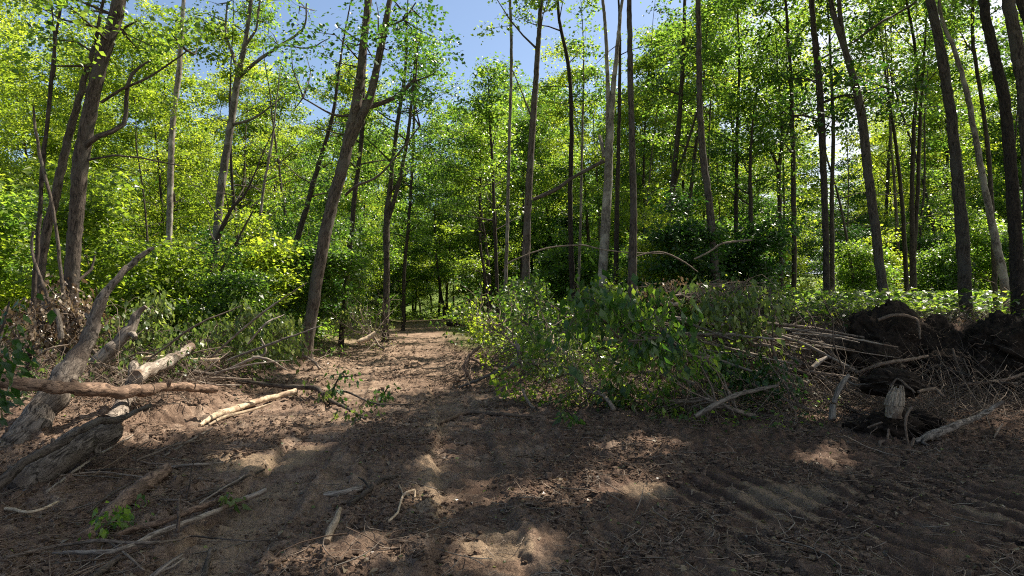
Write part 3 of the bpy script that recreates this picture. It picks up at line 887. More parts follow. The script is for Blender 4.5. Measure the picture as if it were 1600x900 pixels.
# trees out of the picture at the right and in front of it whose crowns shade the clearing
def simple_tree(x, y, top, h0, blen, nb, seed, r=0.16, bark='bark_dark', leaf='leaf', size=0.14, spray_n=26, R=0.6, gap=None, label=None, group=None, lean=0.04, low=0.5, origin=False, name='forest_tree', wide=7, sub=3, el=(0.15, 0.7)):
    rng = np.random.RandomState(seed)
    z0 = 0.0 if origin else float(G(x, y))
    base = np.array([x, y, z0])
    n = max(6, int(top / 1.3))
    d = np.array([rng.normal(0, lean), rng.normal(0, lean), 1.0])
    pts = [base - np.array([0, 0, 0.3])]
    for q in range(n):
        d = norm(d + np.append(rng.normal(0, 0.05, 2), 0.03))
        pts.append(pts[-1] + d * (top + 0.3) / n)
    pts = np.array(pts)
    rr = r * (1 - 0.93 * np.linspace(0, 1, len(pts)) ** 1.1); rr[0] *= 1.35
    sp, sr = smooth_path(pts, rr, 0.45)
    wood, fol = Acc(), Acc()
    tube(wood, sp, sr, wide, rng=rng, lump=0.12, wob=0.01)
    crown_on(wood, fol, sp, sr, rng, h0, top, blen, nb, spray_n, R, size, gap=gap, low=low, sub=sub, el=el)
    return wood, fol, base


def place(wood, fol, base, label, group, bark, leaf, name='forest_tree', cat='tree'):
    root = thing(name, label, cat, base, group)
    link('trunk', wood.mesh('trunk', M[bark], origin=base), root)
    if fol.n: link('crown', fol.mesh('crown', M[leaf], smooth=False, origin=base), root)
    return root


rng = np.random.RandomState(5)
shade = [(9.6, 7.2), (12.0, 10.0), (13.8, 14.2), (10.8, 3.6), (14.2, 6.6), (15.5, 11.0), (7.6, 5.2), (10.6, 10.9)]
for q, (x, y) in enumerate(shade):
    w, f, b = simple_tree(x, y, rng.uniform(17, 21), 9.0, 5.6, 44, 200 + q, r=0.15, gap=0.985, size=0.17, spray_n=36, R=0.7, leaf='leaf')
    place(w, f, b, f'tall shade tree with high crown, {["first","second","third","fourth","fifth","sixth","seventh","eighth","ninth","tenth","eleventh","twelfth","thirteenth"][q]} of those over the right side', 'tall shade trees in the right wood', 'bark_dark', 'leaf')

# ------------------------------------------------------------------ forest behind: individual near ones, copies farther back
spots = []
ORDER = []


def sky_limit(px, d, r):
    """tallest tree that leaves the blue gap above the track free"""
    w = r / d * F * 0.8
    lim = 40.0
    for x0, x1, ytop in ((690, 790, 60), (702, 765, 130), (712, 745, 205)):
        if px + w > x0 and px - w < x1:
            lim = min(lim, 1.6 + (462 - ytop) / F * d)
    return lim


def px_skip(x, y, rng):
    px = 800 + F * x / y
    return (px > 820 and rng.rand() < 0.15) or (px > 1000 and y < 19) or (px < 540 and y < 21.5) or (px < 540 and rng.rand() < 0.22)


rng = np.random.RandomState(11)
tries = 0
while len(spots) < 195 and tries < 40000:
    tries += 1
    y = 15 + 60 * rng.rand() ** 1.25
    x = (rng.rand() * 2 - 1) * (y * 0.95 + 3)
    pm_, ph_ = float(path_mid(y)), float(path_half(y))
    if abs(x - pm_) < ph_ + (1.4 if y < 34 else -9): continue
    if y < 19 and pm_ < x < 5: continue
    if px_skip(x, y, rng): continue
    if min([math.hypot(x - a_, y - b_) for a_, b_ in trunk_xy]) < 1.5: continue
    if spots and min([math.hypot(x - a_, y - b_) for a_, b_, *_ in spots]) < 2.1: continue
    px = 800 + F * x / y
    if 1245 < px < 1320 and y > 24: continue            # the view to the sunny field
    if 150 < px < 230 and 20 < y < 60 and rng.rand() < 0.7: continue
    spots.append((x, y, px))
spots.sort(key=lambda s: s[1])

protos = []
for q in range(8):
    top = [13, 15, 12, 16, 11, 14, 10, 9][q]
    h0 = [3.0, 5, 1.6, 4.5, 1.2, 3.2, 1.0, 0.8][q]
    w, f, b = simple_tree(0, 0, top, h0, [2.8, 3, 2.6, 3.1, 2.4, 2.8, 2.2, 2.2][q], 30, 300 + q, r=0.11, size=0.125, spray_n=135, R=0.72, origin=True, low=0.7, wide=6, sub=1)
    protos.append((w.mesh('trunk', M['bark_dark']), [f.mesh('crown', M[k_], smooth=False) for k_ in ('leaf', 'leaf_yellow')], top))

for q, (x, y, px) in enumerate(spots):
    side = 'left of the track' if px < 690 else 'beyond the end of the track' if px < 800 else 'behind the brush pile' if px < 1200 else 'behind the soil bank'
    lim = sky_limit(px, y, 2.6)
    thin = px > 1000 and rng.rand() < 0.35
    if y < 30:
        top = min(rng.uniform(9, 15.5), lim)
        if top < 4.5: continue
        yel = px < 420 or rng.rand() < (0.55 if px > 1150 else 0.25)  # more yellow crowns at right put the backlit glow into leaf colour
        w, f, b = simple_tree(x, y, top, top * rng.uniform(0.14, 0.4) + (3 if thin else 0), 1.5 if thin else 2.7, 9 if thin else 30, 400 + q, r=rng.uniform(0.035, 0.055) if thin else rng.uniform(0.05, 0.10), size=0.105, spray_n=125, R=0.60, gap=0.985, low=0.7, sub=1)
        o_ = place(w, f, b, '', 'slender leafy trees of the green wood',
              'bark_dark' if rng.rand() < 0.75 else 'bark', 'leaf_yellow' if yel else 'leaf')
        ORDER.append((o_, px, y, ('yellow-green' if yel else 'mid-green') + ' slender tree'))
    else:
        if thin and rng.rand() < 0.5: continue
        tm, fm, tp = protos[[0, 1, 3, 5][rng.randint(4)] if 1150 < px < 1500 else rng.randint(8)]
        s = rng.uniform(0.85, 1.25)
        if tp * s > lim: s = lim / tp
        if s < 0.4: continue
        z = float(G(x, y))
        root = thing('forest_tree', '', 'tree', (x, y, z - 0.1), 'far trees of the green wood')
        root.scale = (s, s, s); root.rotation_euler = (rng.normal(0, 0.03), rng.normal(0, 0.03), rng.rand() * 6.28)
        yl = px < 450 or rng.rand() < (0.6 if px > 1150 else 0.25)  # far right crowns likewise yellower, backlighting painted by leaf colour
        ORDER.append((root, px, y, ('yellow-green' if yl else 'mid-green') + ' far tree'))
        link('trunk', tm, root); link('crown', fm[1 if yl else 0], root)

# saplings and shrubs that fill the wood's edge down to the ground
shrub = []
for q in range(7):
    top = [3.6, 2.6, 4.8, 2.0, 5.6, 3.0, 4.2][q]
    w, f, b = simple_tree(0, 0, top, 0.25, top * 0.42, 16, 600 + q, r=0.03, size=0.10, spray_n=60, R=0.50, origin=True, low=0.9, wide=5, lean=0.1, el=(0.2, 0.9))
    shrub.append((w.mesh('stem', M['twig']), {k_: f.mesh('foliage', M[k_], smooth=False) for k_ in ('leaf', 'leaf_yellow', 'leaf_dark')}, top))
sh = []
tries = 0
rng = np.random.RandomState(21)
while len(sh) < 230 and tries < 20000:
    tries += 1
    y = 13 + 34 * rng.rand() ** 1.3
    x = (rng.rand() * 2 - 1) * (y * 0.9 + 2)
    pm_, ph_ = float(path_mid(y)), float(path_half(y))
    if abs(x - pm_) < ph_ + 0.9 and y < 43: continue
    if x > pm_ and y < right_edge(x) + 2.5: continue
    px = 800 + F * x / y
    if px > 1150 and y < 21: continue
    if 1240 < px < 1330 and y < 34: continue
    if sh and min([math.hypot(x - a_, y - b_) for a_, b_ in sh]) < 1.1: continue
    sh.append((x, y))
    tm, fm, tp = shrub[[1, 3, 5, 3, 1][rng.randint(5)] if y < 24 else [0, 1, 2, 3, 5, 6, 4][rng.randint(7)]]
    s = rng.uniform(0.75, 1.15)
    if pm_ < x < pm_ + ph_ + 4.5 and y < 32: s *= 0.3
    side = 'left of the track' if px < 690 else 'in the wood right of the track'
    root = thing('understory_shrub', '', 'shrub', (x, y, float(G(x, y)) - 0.05), 'undergrowth saplings')
    root.scale = (s, s, s); root.rotation_euler = (rng.normal(0, 0.06), rng.normal(0, 0.06), rng.rand() * 6.28)
    kk = 'leaf_yellow' if (px < 420 and rng.rand() < 0.6) or rng.rand() < 0.15 else 'leaf_dark' if rng.rand() < 0.25 else 'leaf'
    ORDER.append((root, px, y, {'leaf': 'mid-green', 'leaf_yellow': 'yellow-green', 'leaf_dark': 'dark green'}[kk] + ' sapling'))
    link('stem', tm, root); link('foliage', fm[kk], root)

# far tree line beyond the fields
for q in range(84):
    ang = rad(-50 + 100 * (q + rng.rand() * 0.6) / 84)
    d = rng.uniform(88, 125)
    x, y = math.sin(ang) * d, math.cos(ang) * d
    tm, fm, tp = protos[[2, 4, 6, 7][rng.randint(4)]]
    s = rng.uniform(1.1, 1.7)
    if sky_limit(800 + F * x / y, y, 4) < tp * s + 4: s *= 0.75
    root = thing('distant_tree', '', 'tree', (x, y, float(G(x, y)) - 1.5), 'distant trees beyond the field')
    root.scale = (s * 1.7, s * 1.7, s); root.rotation_euler = (0, 0, rng.rand() * 6.28)
    ORDER.append((root, 800 + F * x / y, y, 'distant tree'))
    link('trunk', tm, root); link('crown', fm[q % 2], root)

SECT = [(-9999, 'beyond the left edge trunks'), (100, 'right of the thick leaning trunk'), (330, 'left of the big forked tree'), (480, 'behind the big forked tree'),
        (620, 'beyond the end of the track'), (800, 'behind the reddish brown trunk'), (960, 'behind the tall brush-pile stem'), (1120, 'right of the bowed grey trunk'),
        (1290, 'behind the soil bank'), (1450, 'behind the stout right-hand trunks')]
ORD = ['first', 'second', 'third', 'fourth', 'fifth', 'sixth', 'seventh', 'eighth', 'ninth', 'tenth', 'eleventh', 'twelfth', 'thirteenth', 'fourteenth', 'fifteenth', 'sixteenth']
bins = {}
for o_, px, y, kind in ORDER:
    sec = [t_ for a_, t_ in SECT if px >= a_][-1]
    row = 'front' if y < 19 else 'near' if y < 26 else 'middle' if y < 36 else 'back' if y < 46 else 'farther' if y < 60 else 'farthest' if y < 85 else 'nearer distant' if y < 95 else 'farther distant'
    bins.setdefault((kind, sec, row), []).append((px, o_))
for (kind, sec, row), its in bins.items():
    its.sort(key=lambda t_: t_[0])
    for n_, (px, o_) in enumerate(its):
        if kind == 'distant tree': o_['label'] = f'{row} tree past the sunny field, {ORD[n_ % 16]} from left {sec}'
        else: o_['label'] = (f'{kind}, {ORD[n_ % 16]} from left, {row} row {sec}' if len(its) > 1 else f'{kind} in the {row} row {sec}')


# ------------------------------------------------------------------ logs, poles and sticks on the ground
def rowpt(r):
    px, py, w, d = r[:4]
    if isinstance(d, str):
        p = gp(px, py, r[4])
        dep = float(to_px(p)[2])
        w = w * 0.92
    else:
        p = P(px, py, d); dep = d
    return p, 0.82 * w * dep / F / 2


def cut_face(c, d, r, parent, origin, name='cut_end', mat='wood_pale', rng=None):
    """sawn or broken face with a slightly uneven surface"""
    d = norm(np.asarray(d, float))
    u = norm(np.cross(d, [0.3, 0.2, 1.0])); v = np.cross(d, u)
    acc = Acc()
    n = 14
    th = np.arange(n) * 2 * math.pi / n
    rings = []
    for k_, (f_, o_) in enumerate(((1.0, 0.0), (0.97, 0.02), (0.6, 0.03), (0.04, 0.035))):
        rr_ = r * f_ * (1 + 0.05 * np.sin(th * 3 + r * 90))
        rings.append(c + d * (o_ * r * 2 + 0.003) + (u[None] * np.cos(th)[:, None] + v[None] * np.sin(th)[:, None]) * rr_[:, None])
    V_ = np.vstack(rings)
    i_ = np.arange(3)[:, None] * n; j_ = np.arange(n)[None]; k_ = (j_ + 1) % n
    acc.add(V_, np.stack([i_ + j_, i_ + k_, i_ + n + k_, i_ + n + j_], -1).reshape(-1, 4), (V_ - c) * np.array([1, 1, 1]))
    return link(name, acc.mesh(name, M[mat], origin=origin), parent)


def log(name, label, rows, bark='bark_log', cat='log', cuts=(), stubs=(), seed=0, sides=None, lump=0.14, wob=0.004, group=None, forks=(), leaves_=None, leafmat='leaf_wilt', facemat='wood_pale'):
    rng = np.random.RandomState(seed + 77)
    pr = [rowpt(r) for r in rows]
    pts = np.array([p for p, _ in pr]); rr = np.array([max(0.004, r) for _, r in pr])
    step = max(0.02, float(rr.mean()) * 0.45)
    sp, sr = smooth_path(pts, rr, step)
    Ls = np.concatenate([[0], np.cumsum(np.linalg.norm(np.diff(sp, axis=0), axis=1))])
    for ax_ in range(3):
        o1 = rng.rand() * 200
        sp[:, ax_] += (vnoise(Ls / 0.22 + o1, Ls * 0 + ax_ * 9) - 0.5) * (0.28 * rr.mean() + 0.008) + (vnoise(Ls / 0.07 + o1, Ls * 0 + ax_ * 5) - 0.5) * (0.25 * rr.mean() + 0.002)
    sr = sr * (1 + 0.25 * (vnoise(Ls / 0.13 + seed, Ls * 0) - 0.5))
    origin = sp[0].copy()
    acc = Acc()
    sd = sides or (30 if rr.max() > 0.05 else 12 if rr.max() > 0.02 else 6)
    tube(acc, sp, sr, sd, rng=rng, wob=min(wob * 0.5, rr.mean() * 0.06), lump=lump, furrow=0.055 if sd >= 12 else 0.0)
    simple = not cuts and not stubs and not forks and leaves_ is None
    if simple:
        o = link(name, acc.mesh(name, M[bark], origin=origin), None, origin)
        return tag(o, label, cat, group)
    root = thing(name, label, cat, origin, group)
    link('stem' if rr.max() < 0.05 else 'log_body', acc.mesh('log_body', M[bark], origin=origin), root)
    for c_ in cuts:
        if c_ == 0: cut_face(sp[0], sp[0] - sp[1], sr[0], root, origin, mat=facemat)
        else: cut_face(sp[-1], sp[-1] - sp[-2], sr[-1], root, origin, mat=facemat)
    for (t, dx, dy, dz, L, r_s) in stubs:
        i_ = min(len(sp) - 1, int(t * (len(sp) - 1)))
        d = norm(np.array([dx, dy, dz], float))
        a_ = Acc()
        tube(a_, [sp[i_], sp[i_] + d * L * 0.55 + rng.normal(0, 0.01, 3), sp[i_] + d * L], [r_s, r_s * 0.85, r_s * 0.6], 8, step=0.03, rng=rng, lump=0.12)
        link('branch_stub', a_.mesh('branch_stub', M[bark], origin=origin), root)
    for rows_ in forks:
        pr_ = [rowpt(r) for r in rows_]
        a_ = Acc()
        tube(a_, [p for p, _ in pr_], [max(0.003, r) for _, r in pr_], 7, step=0.05, rng=rng, lump=0.12)
        link('branch', a_.mesh('branch', M[bark], origin=origin), root)
    if leaves_ is not None:
        a_ = Acc()
        k_, R0, size, n_ = leaves_
        cen = sp[rng.randint(int(len(sp) * 0.3), len(sp), k_)] + rng.normal(0, R0 * 0.6, (k_, 3)) * np.array([1, 1, 0.5])
        sprays(a_, cen, rng, n_, R0, size, flat=0.4, hang=1.3, bend=True, width=0.27)
        link('leaves', a_.mesh('leaves', M[leafmat], smooth=False, origin=origin), root)
    return root


g_ = 'g'
log('fallen_log', 'thick furrowed log leaning up from the lower left into a tapering broken pale branch',
    [(-25, 735, 64, 5.9), (15, 700, 62, 6.1), (62, 650, 58, 6.4), (98, 592, 44, 6.7), (126, 550, 32, 6.9), (146, 508, 22, 7.0), (160, 472, 19, 7.1), (183, 437, 15, 7.2), (208, 408, 11, 7.35), (226, 396, 9, 7.4), (243, 388, 6, 7.45)],
    cuts=(0,), stubs=[(0.62, -0.6, 0.2, 0.7, 0.18, 0.03)], seed=1, lump=0.2)
log('fallen_log', 'long dark brown log lying across the leaning log at the left, one end on soil',
    [(-70, 592, 27, 5.7), (0, 597, 26, 5.9), (65, 604, 26, 6.15), (125, 607, 24, 6.45), (185, 612, 23, 6.9), (225, 609, 22, 7.3), (262, 604, 18, 7.7), (310, 606, 15, 8.2), (338, 608, 13, 8.45)],
    bark='wood_brown', stubs=[(0.33, -0.3, -0.2, 0.6, 0.12, 0.035), (0.72, 0.5, 0.2, 0.6, 0.10, 0.03)], seed=2, lump=0.2)
log('fallen_log', 'thick short grey log lying low at the left with a ragged broken end',
    [(18, 772, 60, 4.95), (60, 738, 68, 5.15), (110, 704, 68, 5.45), (164, 672, 56, 5.9)], cuts=(1,), seed=3, lump=0.22, facemat='wood_brown',
    stubs=[(0.95, 0.7, 0.3, -0.1, 0.16, 0.05), (0.8, 0.5, -0.3, -0.5, 0.2, 0.045)])
log('fallen_log', 'grey log end rising behind the long dark log, sawn dark hollow beside it',
    [(162, 668, 32, 6.2), (182, 650, 28, 6.8), (198, 622, 25, 7.7), (206, 592, 20, 8.1), (212, 567, 16, 8.3)], cuts=(1,), seed=4, bark='bark_log', facemat='wood_grey')
log('fallen_log', 'smooth grey log pointing right with sunlit top, behind the long dark log',
    [(210, 592, 28, 7.9), (235, 577, 26, 8.3), (262, 565, 22, 8.7), (280, 553, 18, 9.1), (300, 541, 15, 9.4)], cuts=(1,), seed=5, bark='wood_grey')
log('broken_limb', 'bent sun-bleached limb rising right of the leaning log with a snapped joint',
    [(150, 570, 26, 8.2), (175, 543, 24, 8.3), (198, 520, 22, 8.4), (207, 508, 16, 8.45), (214, 490, 14, 8.5), (228, 478, 8, 8.55)], cat='branch', seed=6, bark='wood_grey',
    forks=[[(200, 522, 12, 8.4), (208, 522, 12, 8.35), (212, 528, 9, 8.3)]])
log('fallen_stick', 'thin dark crooked pole lying on the short grey log at the lower left',
    [(-15, 768, 22, 4.55), (20, 735, 20, 4.7), (60, 710, 18, 4.9), (105, 685, 16, 5.15), (150, 660, 14, 5.5), (185, 655, 12, 5.8), (235, 634, 8, 6.3)], cat='stick', seed=7, bark='bark', lump=0.2,
    stubs=[(0.3, -0.3, 0, 0.8, 0.06, 0.02), (0.8, 0.2, -0.3, 0.8, 0.05, 0.012)])
log('bark_slab', 'flat weathered slab of grooved wood pressed in the soil at the lower left',
    [(128, 845, 30, g_, 0.03), (165, 812, 34, g_, 0.04), (205, 775, 34, g_, 0.05), (262, 734, 26, g_, 0.05)], cat='wood slab', seed=8, bark='wood_brown', lump=0.05, sides=8)
log('fallen_stick', 'pale pole with a clean round end, lowest long pole at the lower left',
    [(85, 862, 8, g_, 0.04), (180, 858, 9, g_, 0.05), (240, 836, 12, g_, 0.07), (300, 812, 11, g_, 0.08), (352, 792, 11, g_, 0.09), (415, 767, 12, g_, 0.10)], cat='stick', cuts=(1,), seed=9, bark='wood_grey')
log('fallen_stick', 'reddish peeled stick just above the pale pole at the lower left',
    [(180, 838, 12, g_, 0.05), (215, 826, 14, g_, 0.06), (265, 812, 12, g_, 0.06), (315, 793, 14, g_, 0.08), (340, 783, 13, g_, 0.08)], cat='stick', seed=10, bark='wood_brown')
log('fallen_stick', 'thin grey stick running flat under the poles at the lower left',
    [(12, 872, 6, g_, 0.04), (90, 852, 7, g_, 0.06), (160, 846, 7, g_, 0.07), (240, 848, 6, g_, 0.07), (282, 842, 4, g_, 0.06)], cat='stick', seed=11, bark='twig',
    forks=[[(172, 848, 5, g_, 0.07), (200, 868, 5, g_, 0.05), (225, 892, 4, g_, 0.03)]])
log('fallen_stick', 'short pale forked stick at the bottom edge, lower left',
    [(232, 905, 10, g_, 0.03), (258, 885, 9, g_, 0.05), (285, 866, 6, g_, 0.06)], cat='stick', seed=12, bark='wood_grey',
    forks=[[(250, 893, 6, g_, 0.04), (270, 885, 5, g_, 0.04), (288, 872, 3, g_, 0.04)]])
log('fallen_stick', 'stout dull stick at the bottom edge in the left corner', [(142, 905, 15, g_, 0.04), (168, 885, 14, g_, 0.05), (188, 870, 11, g_, 0.05)], cat='stick', seed=13, bark='bark')
log('fallen_stick', 'short upright stub of grey bark in the soil near the bottom edge', [(320, 900, 12, g_, 0.03), (325, 880, 12, g_, 0.05), (330, 858, 9, g_, 0.06)], cat='stick', seed=14, bark='bark')
log('fallen_stick', 'knobbly short stick crossing over the pale pole', [(277, 832, 7, g_, 0.12), (280, 805, 7, g_, 0.13), (279, 780, 6, g_, 0.10)], cat='stick', seed=15, bark='wood_brown')
log('fallen_stick', 'thin upright dark shoot standing beside the puddle of clay', [(288, 792, 3, 4.6), (296, 755, 3, 4.62), (300, 730, 2.6, 4.65), (318, 702, 2, 4.7)], cat='stick', seed=16, bark='bark_dark')
log('fallen_stick', 'pale curved root lying at the left edge below the logs', [(10, 795, 7, g_, 0.06), (45, 800, 7, g_, 0.08), (75, 792, 6, g_, 0.10), (92, 784, 4, g_, 0.10)], cat='root', seed=17, bark='wood_pale')
log('split_pole', 'long pale split pole with splintered foot lying on the sunlit soil',
    [(312, 664, 8, g_, 0.03), (335, 650, 14, g_, 0.07), (370, 637, 14, g_, 0.09), (420, 622, 12, g_, 0.10), (462, 611, 11, g_, 0.10)], cat='pole', cuts=(1,), seed=18, bark='wood_pale', lump=0.08,
    forks=[[(326, 664, 5, g_, 0.02), (350, 652, 7, g_, 0.04), (395, 640, 6, g_, 0.04), (425, 630, 3, g_, 0.04)]])
log('fallen_stick', 'tan stick lying across the grey log in the left brush', [(212, 560, 8, 9.3), (250, 558, 9, 9.3), (290, 562, 9, 9.35), (342, 563, 8, 9.4)], cat='stick', cuts=(1,), seed=19, bark='wood_pale')
log('fallen_stick', 'thin pale stick slanting up among the leaves of the left brush', [(330, 590, 6, 9.4), (360, 575, 6, 9.4), (392, 562, 6, 9.45), (415, 552, 5, 9.5), (408, 530, 3, 9.5)], cat='stick', seed=20, bark='wood_grey')
log('fallen_branch', 'grey crooked branch from the left brush down onto the track, with hanging leaves',
    [(300, 580, 9, g_, 0.15), (340, 586, 10, g_, 0.16), (380, 596, 10, g_, 0.15), (440, 603, 9, g_, 0.14), (490, 606, 10, g_, 0.14), (510, 622, 8, g_, 0.10), (545, 640, 6, g_, 0.05), (570, 655, 4, g_, 0.04)],
    cat='branch', seed=21, bark='bark', leaves_=(10, 0.16, 0.10, 12), forks=[[(505, 615, 6, g_, 0.12), (540, 612, 5, g_, 0.14), (585, 630, 4, g_, 0.10), (640, 632, 3, g_, 0.06)]])
log('fallen_stick', 'dark stick with a bent tip lying on the track, lower middle', [(545, 786, 10, g_, 0.04), (572, 768, 11, g_, 0.06), (597, 749, 10, g_, 0.06), (622, 744, 5, g_, 0.03)], cat='stick', seed=22, bark='bark', forks=[[(578, 764, 6, g_, 0.06), (570, 752, 5, g_, 0.05), (560, 746, 3, g_, 0.04)]])
log('fallen_stick', 'greenish flat split stick beside the dark one on the track', [(506, 774, 11, g_, 0.025), (535, 769, 12, g_, 0.04), (565, 763, 10, g_, 0.04)], cat='stick', seed=23, bark='wood_grey', sides=6)
log('wood_stub', 'pale stub of bare wood sticking up from the soil, lower middle', [(508, 846, 16, g_, 0.02), (518, 826, 16, g_, 0.07), (527, 808, 13, g_, 0.11), (533, 796, 10, g_, 0.13)], cat='stub', cuts=(1,), seed=24, bark='wood_pale', lump=0.25)
log('forked_twig', 'pale forked twig on the track, lower middle', [(607, 815, 5, g_, 0.02), (622, 798, 5, g_, 0.03), (629, 775, 5, g_, 0.04), (634, 770, 5, g_, 0.05), (648, 767, 4, g_, 0.05), (648, 778, 3, g_, 0.03)], cat='twig', seed=25, bark='wood_pale', forks=[[(630, 773, 4, g_, 0.04), (627, 765, 4, g_, 0.03), (624, 758, 3, g_, 0.02)]])
log('fallen_branch', 'pale grey bent branch arching from the brush pile over the right verge',
    [(716, 606, 5, 10.6), (745, 594, 6, 10.5), (775, 582, 7, 10.4), (800, 572, 8, 10.3), (810, 560, 9, 10.3), (811, 545, 8, 10.3), (806, 532, 6, 10.3)], cat='branch', seed=26, bark='bark_pale', forks=[[(811, 563, 6, 10.3), (816, 572, 6, 10.3), (822, 582, 4, 10.3)]])
log('exposed_root', 'long brown root lying on the soil at the right side of the track', [(684, 662, 5, g_, 0.02), (708, 652, 8, g_, 0.04), (735, 643, 9, g_, 0.05), (770, 646, 8, g_, 0.04), (830, 650, 6, g_, 0.03), (890, 652, 4, g_, 0.02)], cat='root', seed=27, bark='root')
log('broken_limb', 'gnarled pale root end beside the bent grey branch at the right verge', [(744, 607, 10, 11.2), (737, 592, 10, 11.3), (728, 576, 12, 11.4), (735, 556, 8, 11.5), (752, 540, 5, 11.6)], cat='branch', seed=28, bark='wood_brown', lump=0.3, forks=[[(732, 580, 8, 11.4), (720, 598, 6, 11.2)], [(735, 560, 5, 11.4), (748, 566, 5, 11.3), (752, 572, 3, 11.3)]])
log('fallen_stick', 'short grey stick curving down the foot of the brush pile, centre', [(817, 610, 6, 8.9), (823, 622, 7, 8.75), (832, 635, 6, 8.6), (846, 645, 4, 8.5)], cat='stick', seed=29, bark='twig')
log('fallen_branch', 'grey branch lying along the foot of the brush pile, right of centre', [(1086, 650, 9, 7.5), (1120, 632, 10, 7.6), (1150, 618, 9, 7.75), (1180, 610, 8, 7.9), (1215, 603, 6, 8.0)], cat='branch', seed=30, bark='wood_grey')
log('fallen_pole', 'longest pale bare pole lying on top of the brush pile towards the soil bank',
    [(1040, 494, 5, 10.6), (1120, 506, 7, 10.2), (1190, 518, 7, 9.8), (1262, 540, 6, 9.4), (1335, 578, 4, 9.0)], cat='pole', seed=31, bark='wood_grey')
log('fallen_pole', 'brown bare pole just under the longest pale one on the brush pile', [(1090, 524, 6, 10.0), (1160, 533, 7, 9.7), (1240, 560, 6, 9.3), (1300, 600, 4, 8.9)], cat='pole', seed=32, bark='bark')
log('fallen_pole', 'short bright barkless pole in the middle of the brush pile under the drooping leaves', [(925, 527, 8, 9.4), (950, 531, 8, 9.3), (960, 534, 6, 9.25)], cat='pole', seed=33, bark='wood_pale')
log('fallen_pole', 'bright white pole end lying behind the drooping leaves, beside the tall stem', [(1012, 472, 7, 11.6), (1040, 474, 8, 11.5), (1066, 477, 6, 11.4)], cat='pole', seed=34, bark='wood_pale')
log('fallen_pole', 'pale pole slanting down through the brush pile below the drooping leaves', [(950, 562, 6, 9.0), (1000, 580, 9, 8.7), (1045, 586, 9, 8.5), (1085, 600, 6, 8.3)], cat='pole', seed=35, bark='wood_grey')
log('dead_branch', 'pale arching dead branch above the brush pile, between the reddish trunk and the tall stem', [(785, 425, 2, 13.5), (800, 408, 2.4, 13.4), (850, 389, 2.6, 13.3), (905, 383, 3, 13.2), (955, 392, 2.4, 13.0), (1045, 397, 2, 12.8)], cat='branch', seed=36, bark='twig')
log('dead_branch', 'pale broken branch sticking out right of the bowed grey trunk', [(1085, 405, 3, 13.2), (1110, 392, 3, 13.2), (1132, 380, 4, 13.2), (1175, 375, 3.5, 13.2)], cat='branch', seed=37, bark='twig')
log('dead_branch', 'dead arching branch right of the tall stem above the brush pile', [(995, 400, 3, 12.2), (1030, 394, 3.5, 12.3), (1060, 404, 3.5, 12.3), (1090, 425, 2, 12.3)], cat='branch', seed=38, bark='twig')
log('broken_limb', 'pale stub leaning out of the right end of the brush pile', [(1300, 656, 13, 7.4), (1302, 632, 13, 7.5)], cat='branch', cuts=(1,), seed=39, bark='wood_grey', lump=0.25,
    forks=[[(1303, 630, 9, 7.55), (1310, 610, 11, 7.6), (1318, 597, 10, 7.65), (1326, 586, 6, 7.7)], [(1322, 594, 5, 7.7), (1335, 601, 4, 7.6), (1352, 600, 3, 7.5)]])
log('fallen_stick', 'short grey stick end poking from the brush pile left of the soil bank', [(1270, 575, 9, 8.8), (1280, 566, 10, 8.85), (1292, 558, 6, 8.9)], cat='stick', seed=40, bark='wood_grey')
log('fallen_branch', 'long grey branch lying on the soil at the right, its upper end lifted',
    [(1428, 690, 12, g_, 0.05), (1455, 680, 17, g_, 0.08), (1490, 665, 13, 6.75), (1530, 650, 10, 6.95), (1567, 629, 8, 7.1)], cat='branch', cuts=(1,), seed=41, bark='bark_log', lump=0.25,
    forks=[[(1500, 664, 6, 6.8), (1525, 652, 6, 6.9), (1545, 645, 4, 6.95)], [(1450, 682, 9, g_, 0.08), (1442, 692, 7, g_, 0.04), (1452, 697, 5, g_, 0.02)]])
log('fallen_stick', 'thin stick lying on the dark soil close to the right edge', [(1552, 684, 4, g_, 0.02), (1560, 672, 4, g_, 0.03), (1566, 662, 3, g_, 0.05)], cat='stick', seed=42, bark='twig')
log('fallen_stick', 'short light chip-like stick on the shaded tracks, lower right of the middle', [(1110, 846, 4, g_, 0.01), (1114, 836, 5, g_, 0.02), (1117, 829, 3, g_, 0.01)], cat='stick', seed=43, bark='wood_grey')
log('fallen_stick', 'grey broken end of a limb in the verge left of the track', [(560, 536, 9, 15.2), (575, 528, 10, 15.3), (586, 520, 8, 15.4)], cat='stick', cuts=(0,), seed=44, bark='wood_pale')
log('fallen_log', 'dark log lying low at the right verge near the end of the track', [(700, 506, 9, g_, 0.15), (730, 507, 11, g_, 0.2), (765, 512, 10, g_, 0.25)], seed=45, bark='bark_dark')
log('dead_branch', 'crooked grey dead branch with a hooked tip at the left edge by the trunks', [(78, 475, 6, 8.6), (66, 440, 6, 8.6), (55, 410, 6, 8.65), (50, 385, 5, 8.7), (53, 362, 4, 8.7)], cat='branch', seed=46, bark='bark')
log('broken_limb', 'short pale stump of a limb standing among the dead leaves at the left', [(97, 530, 10, 8.4), (92, 505, 11, 8.4), (87, 484, 8, 8.4)], cat='branch', cuts=(1,), seed=47, bark='wood_grey')


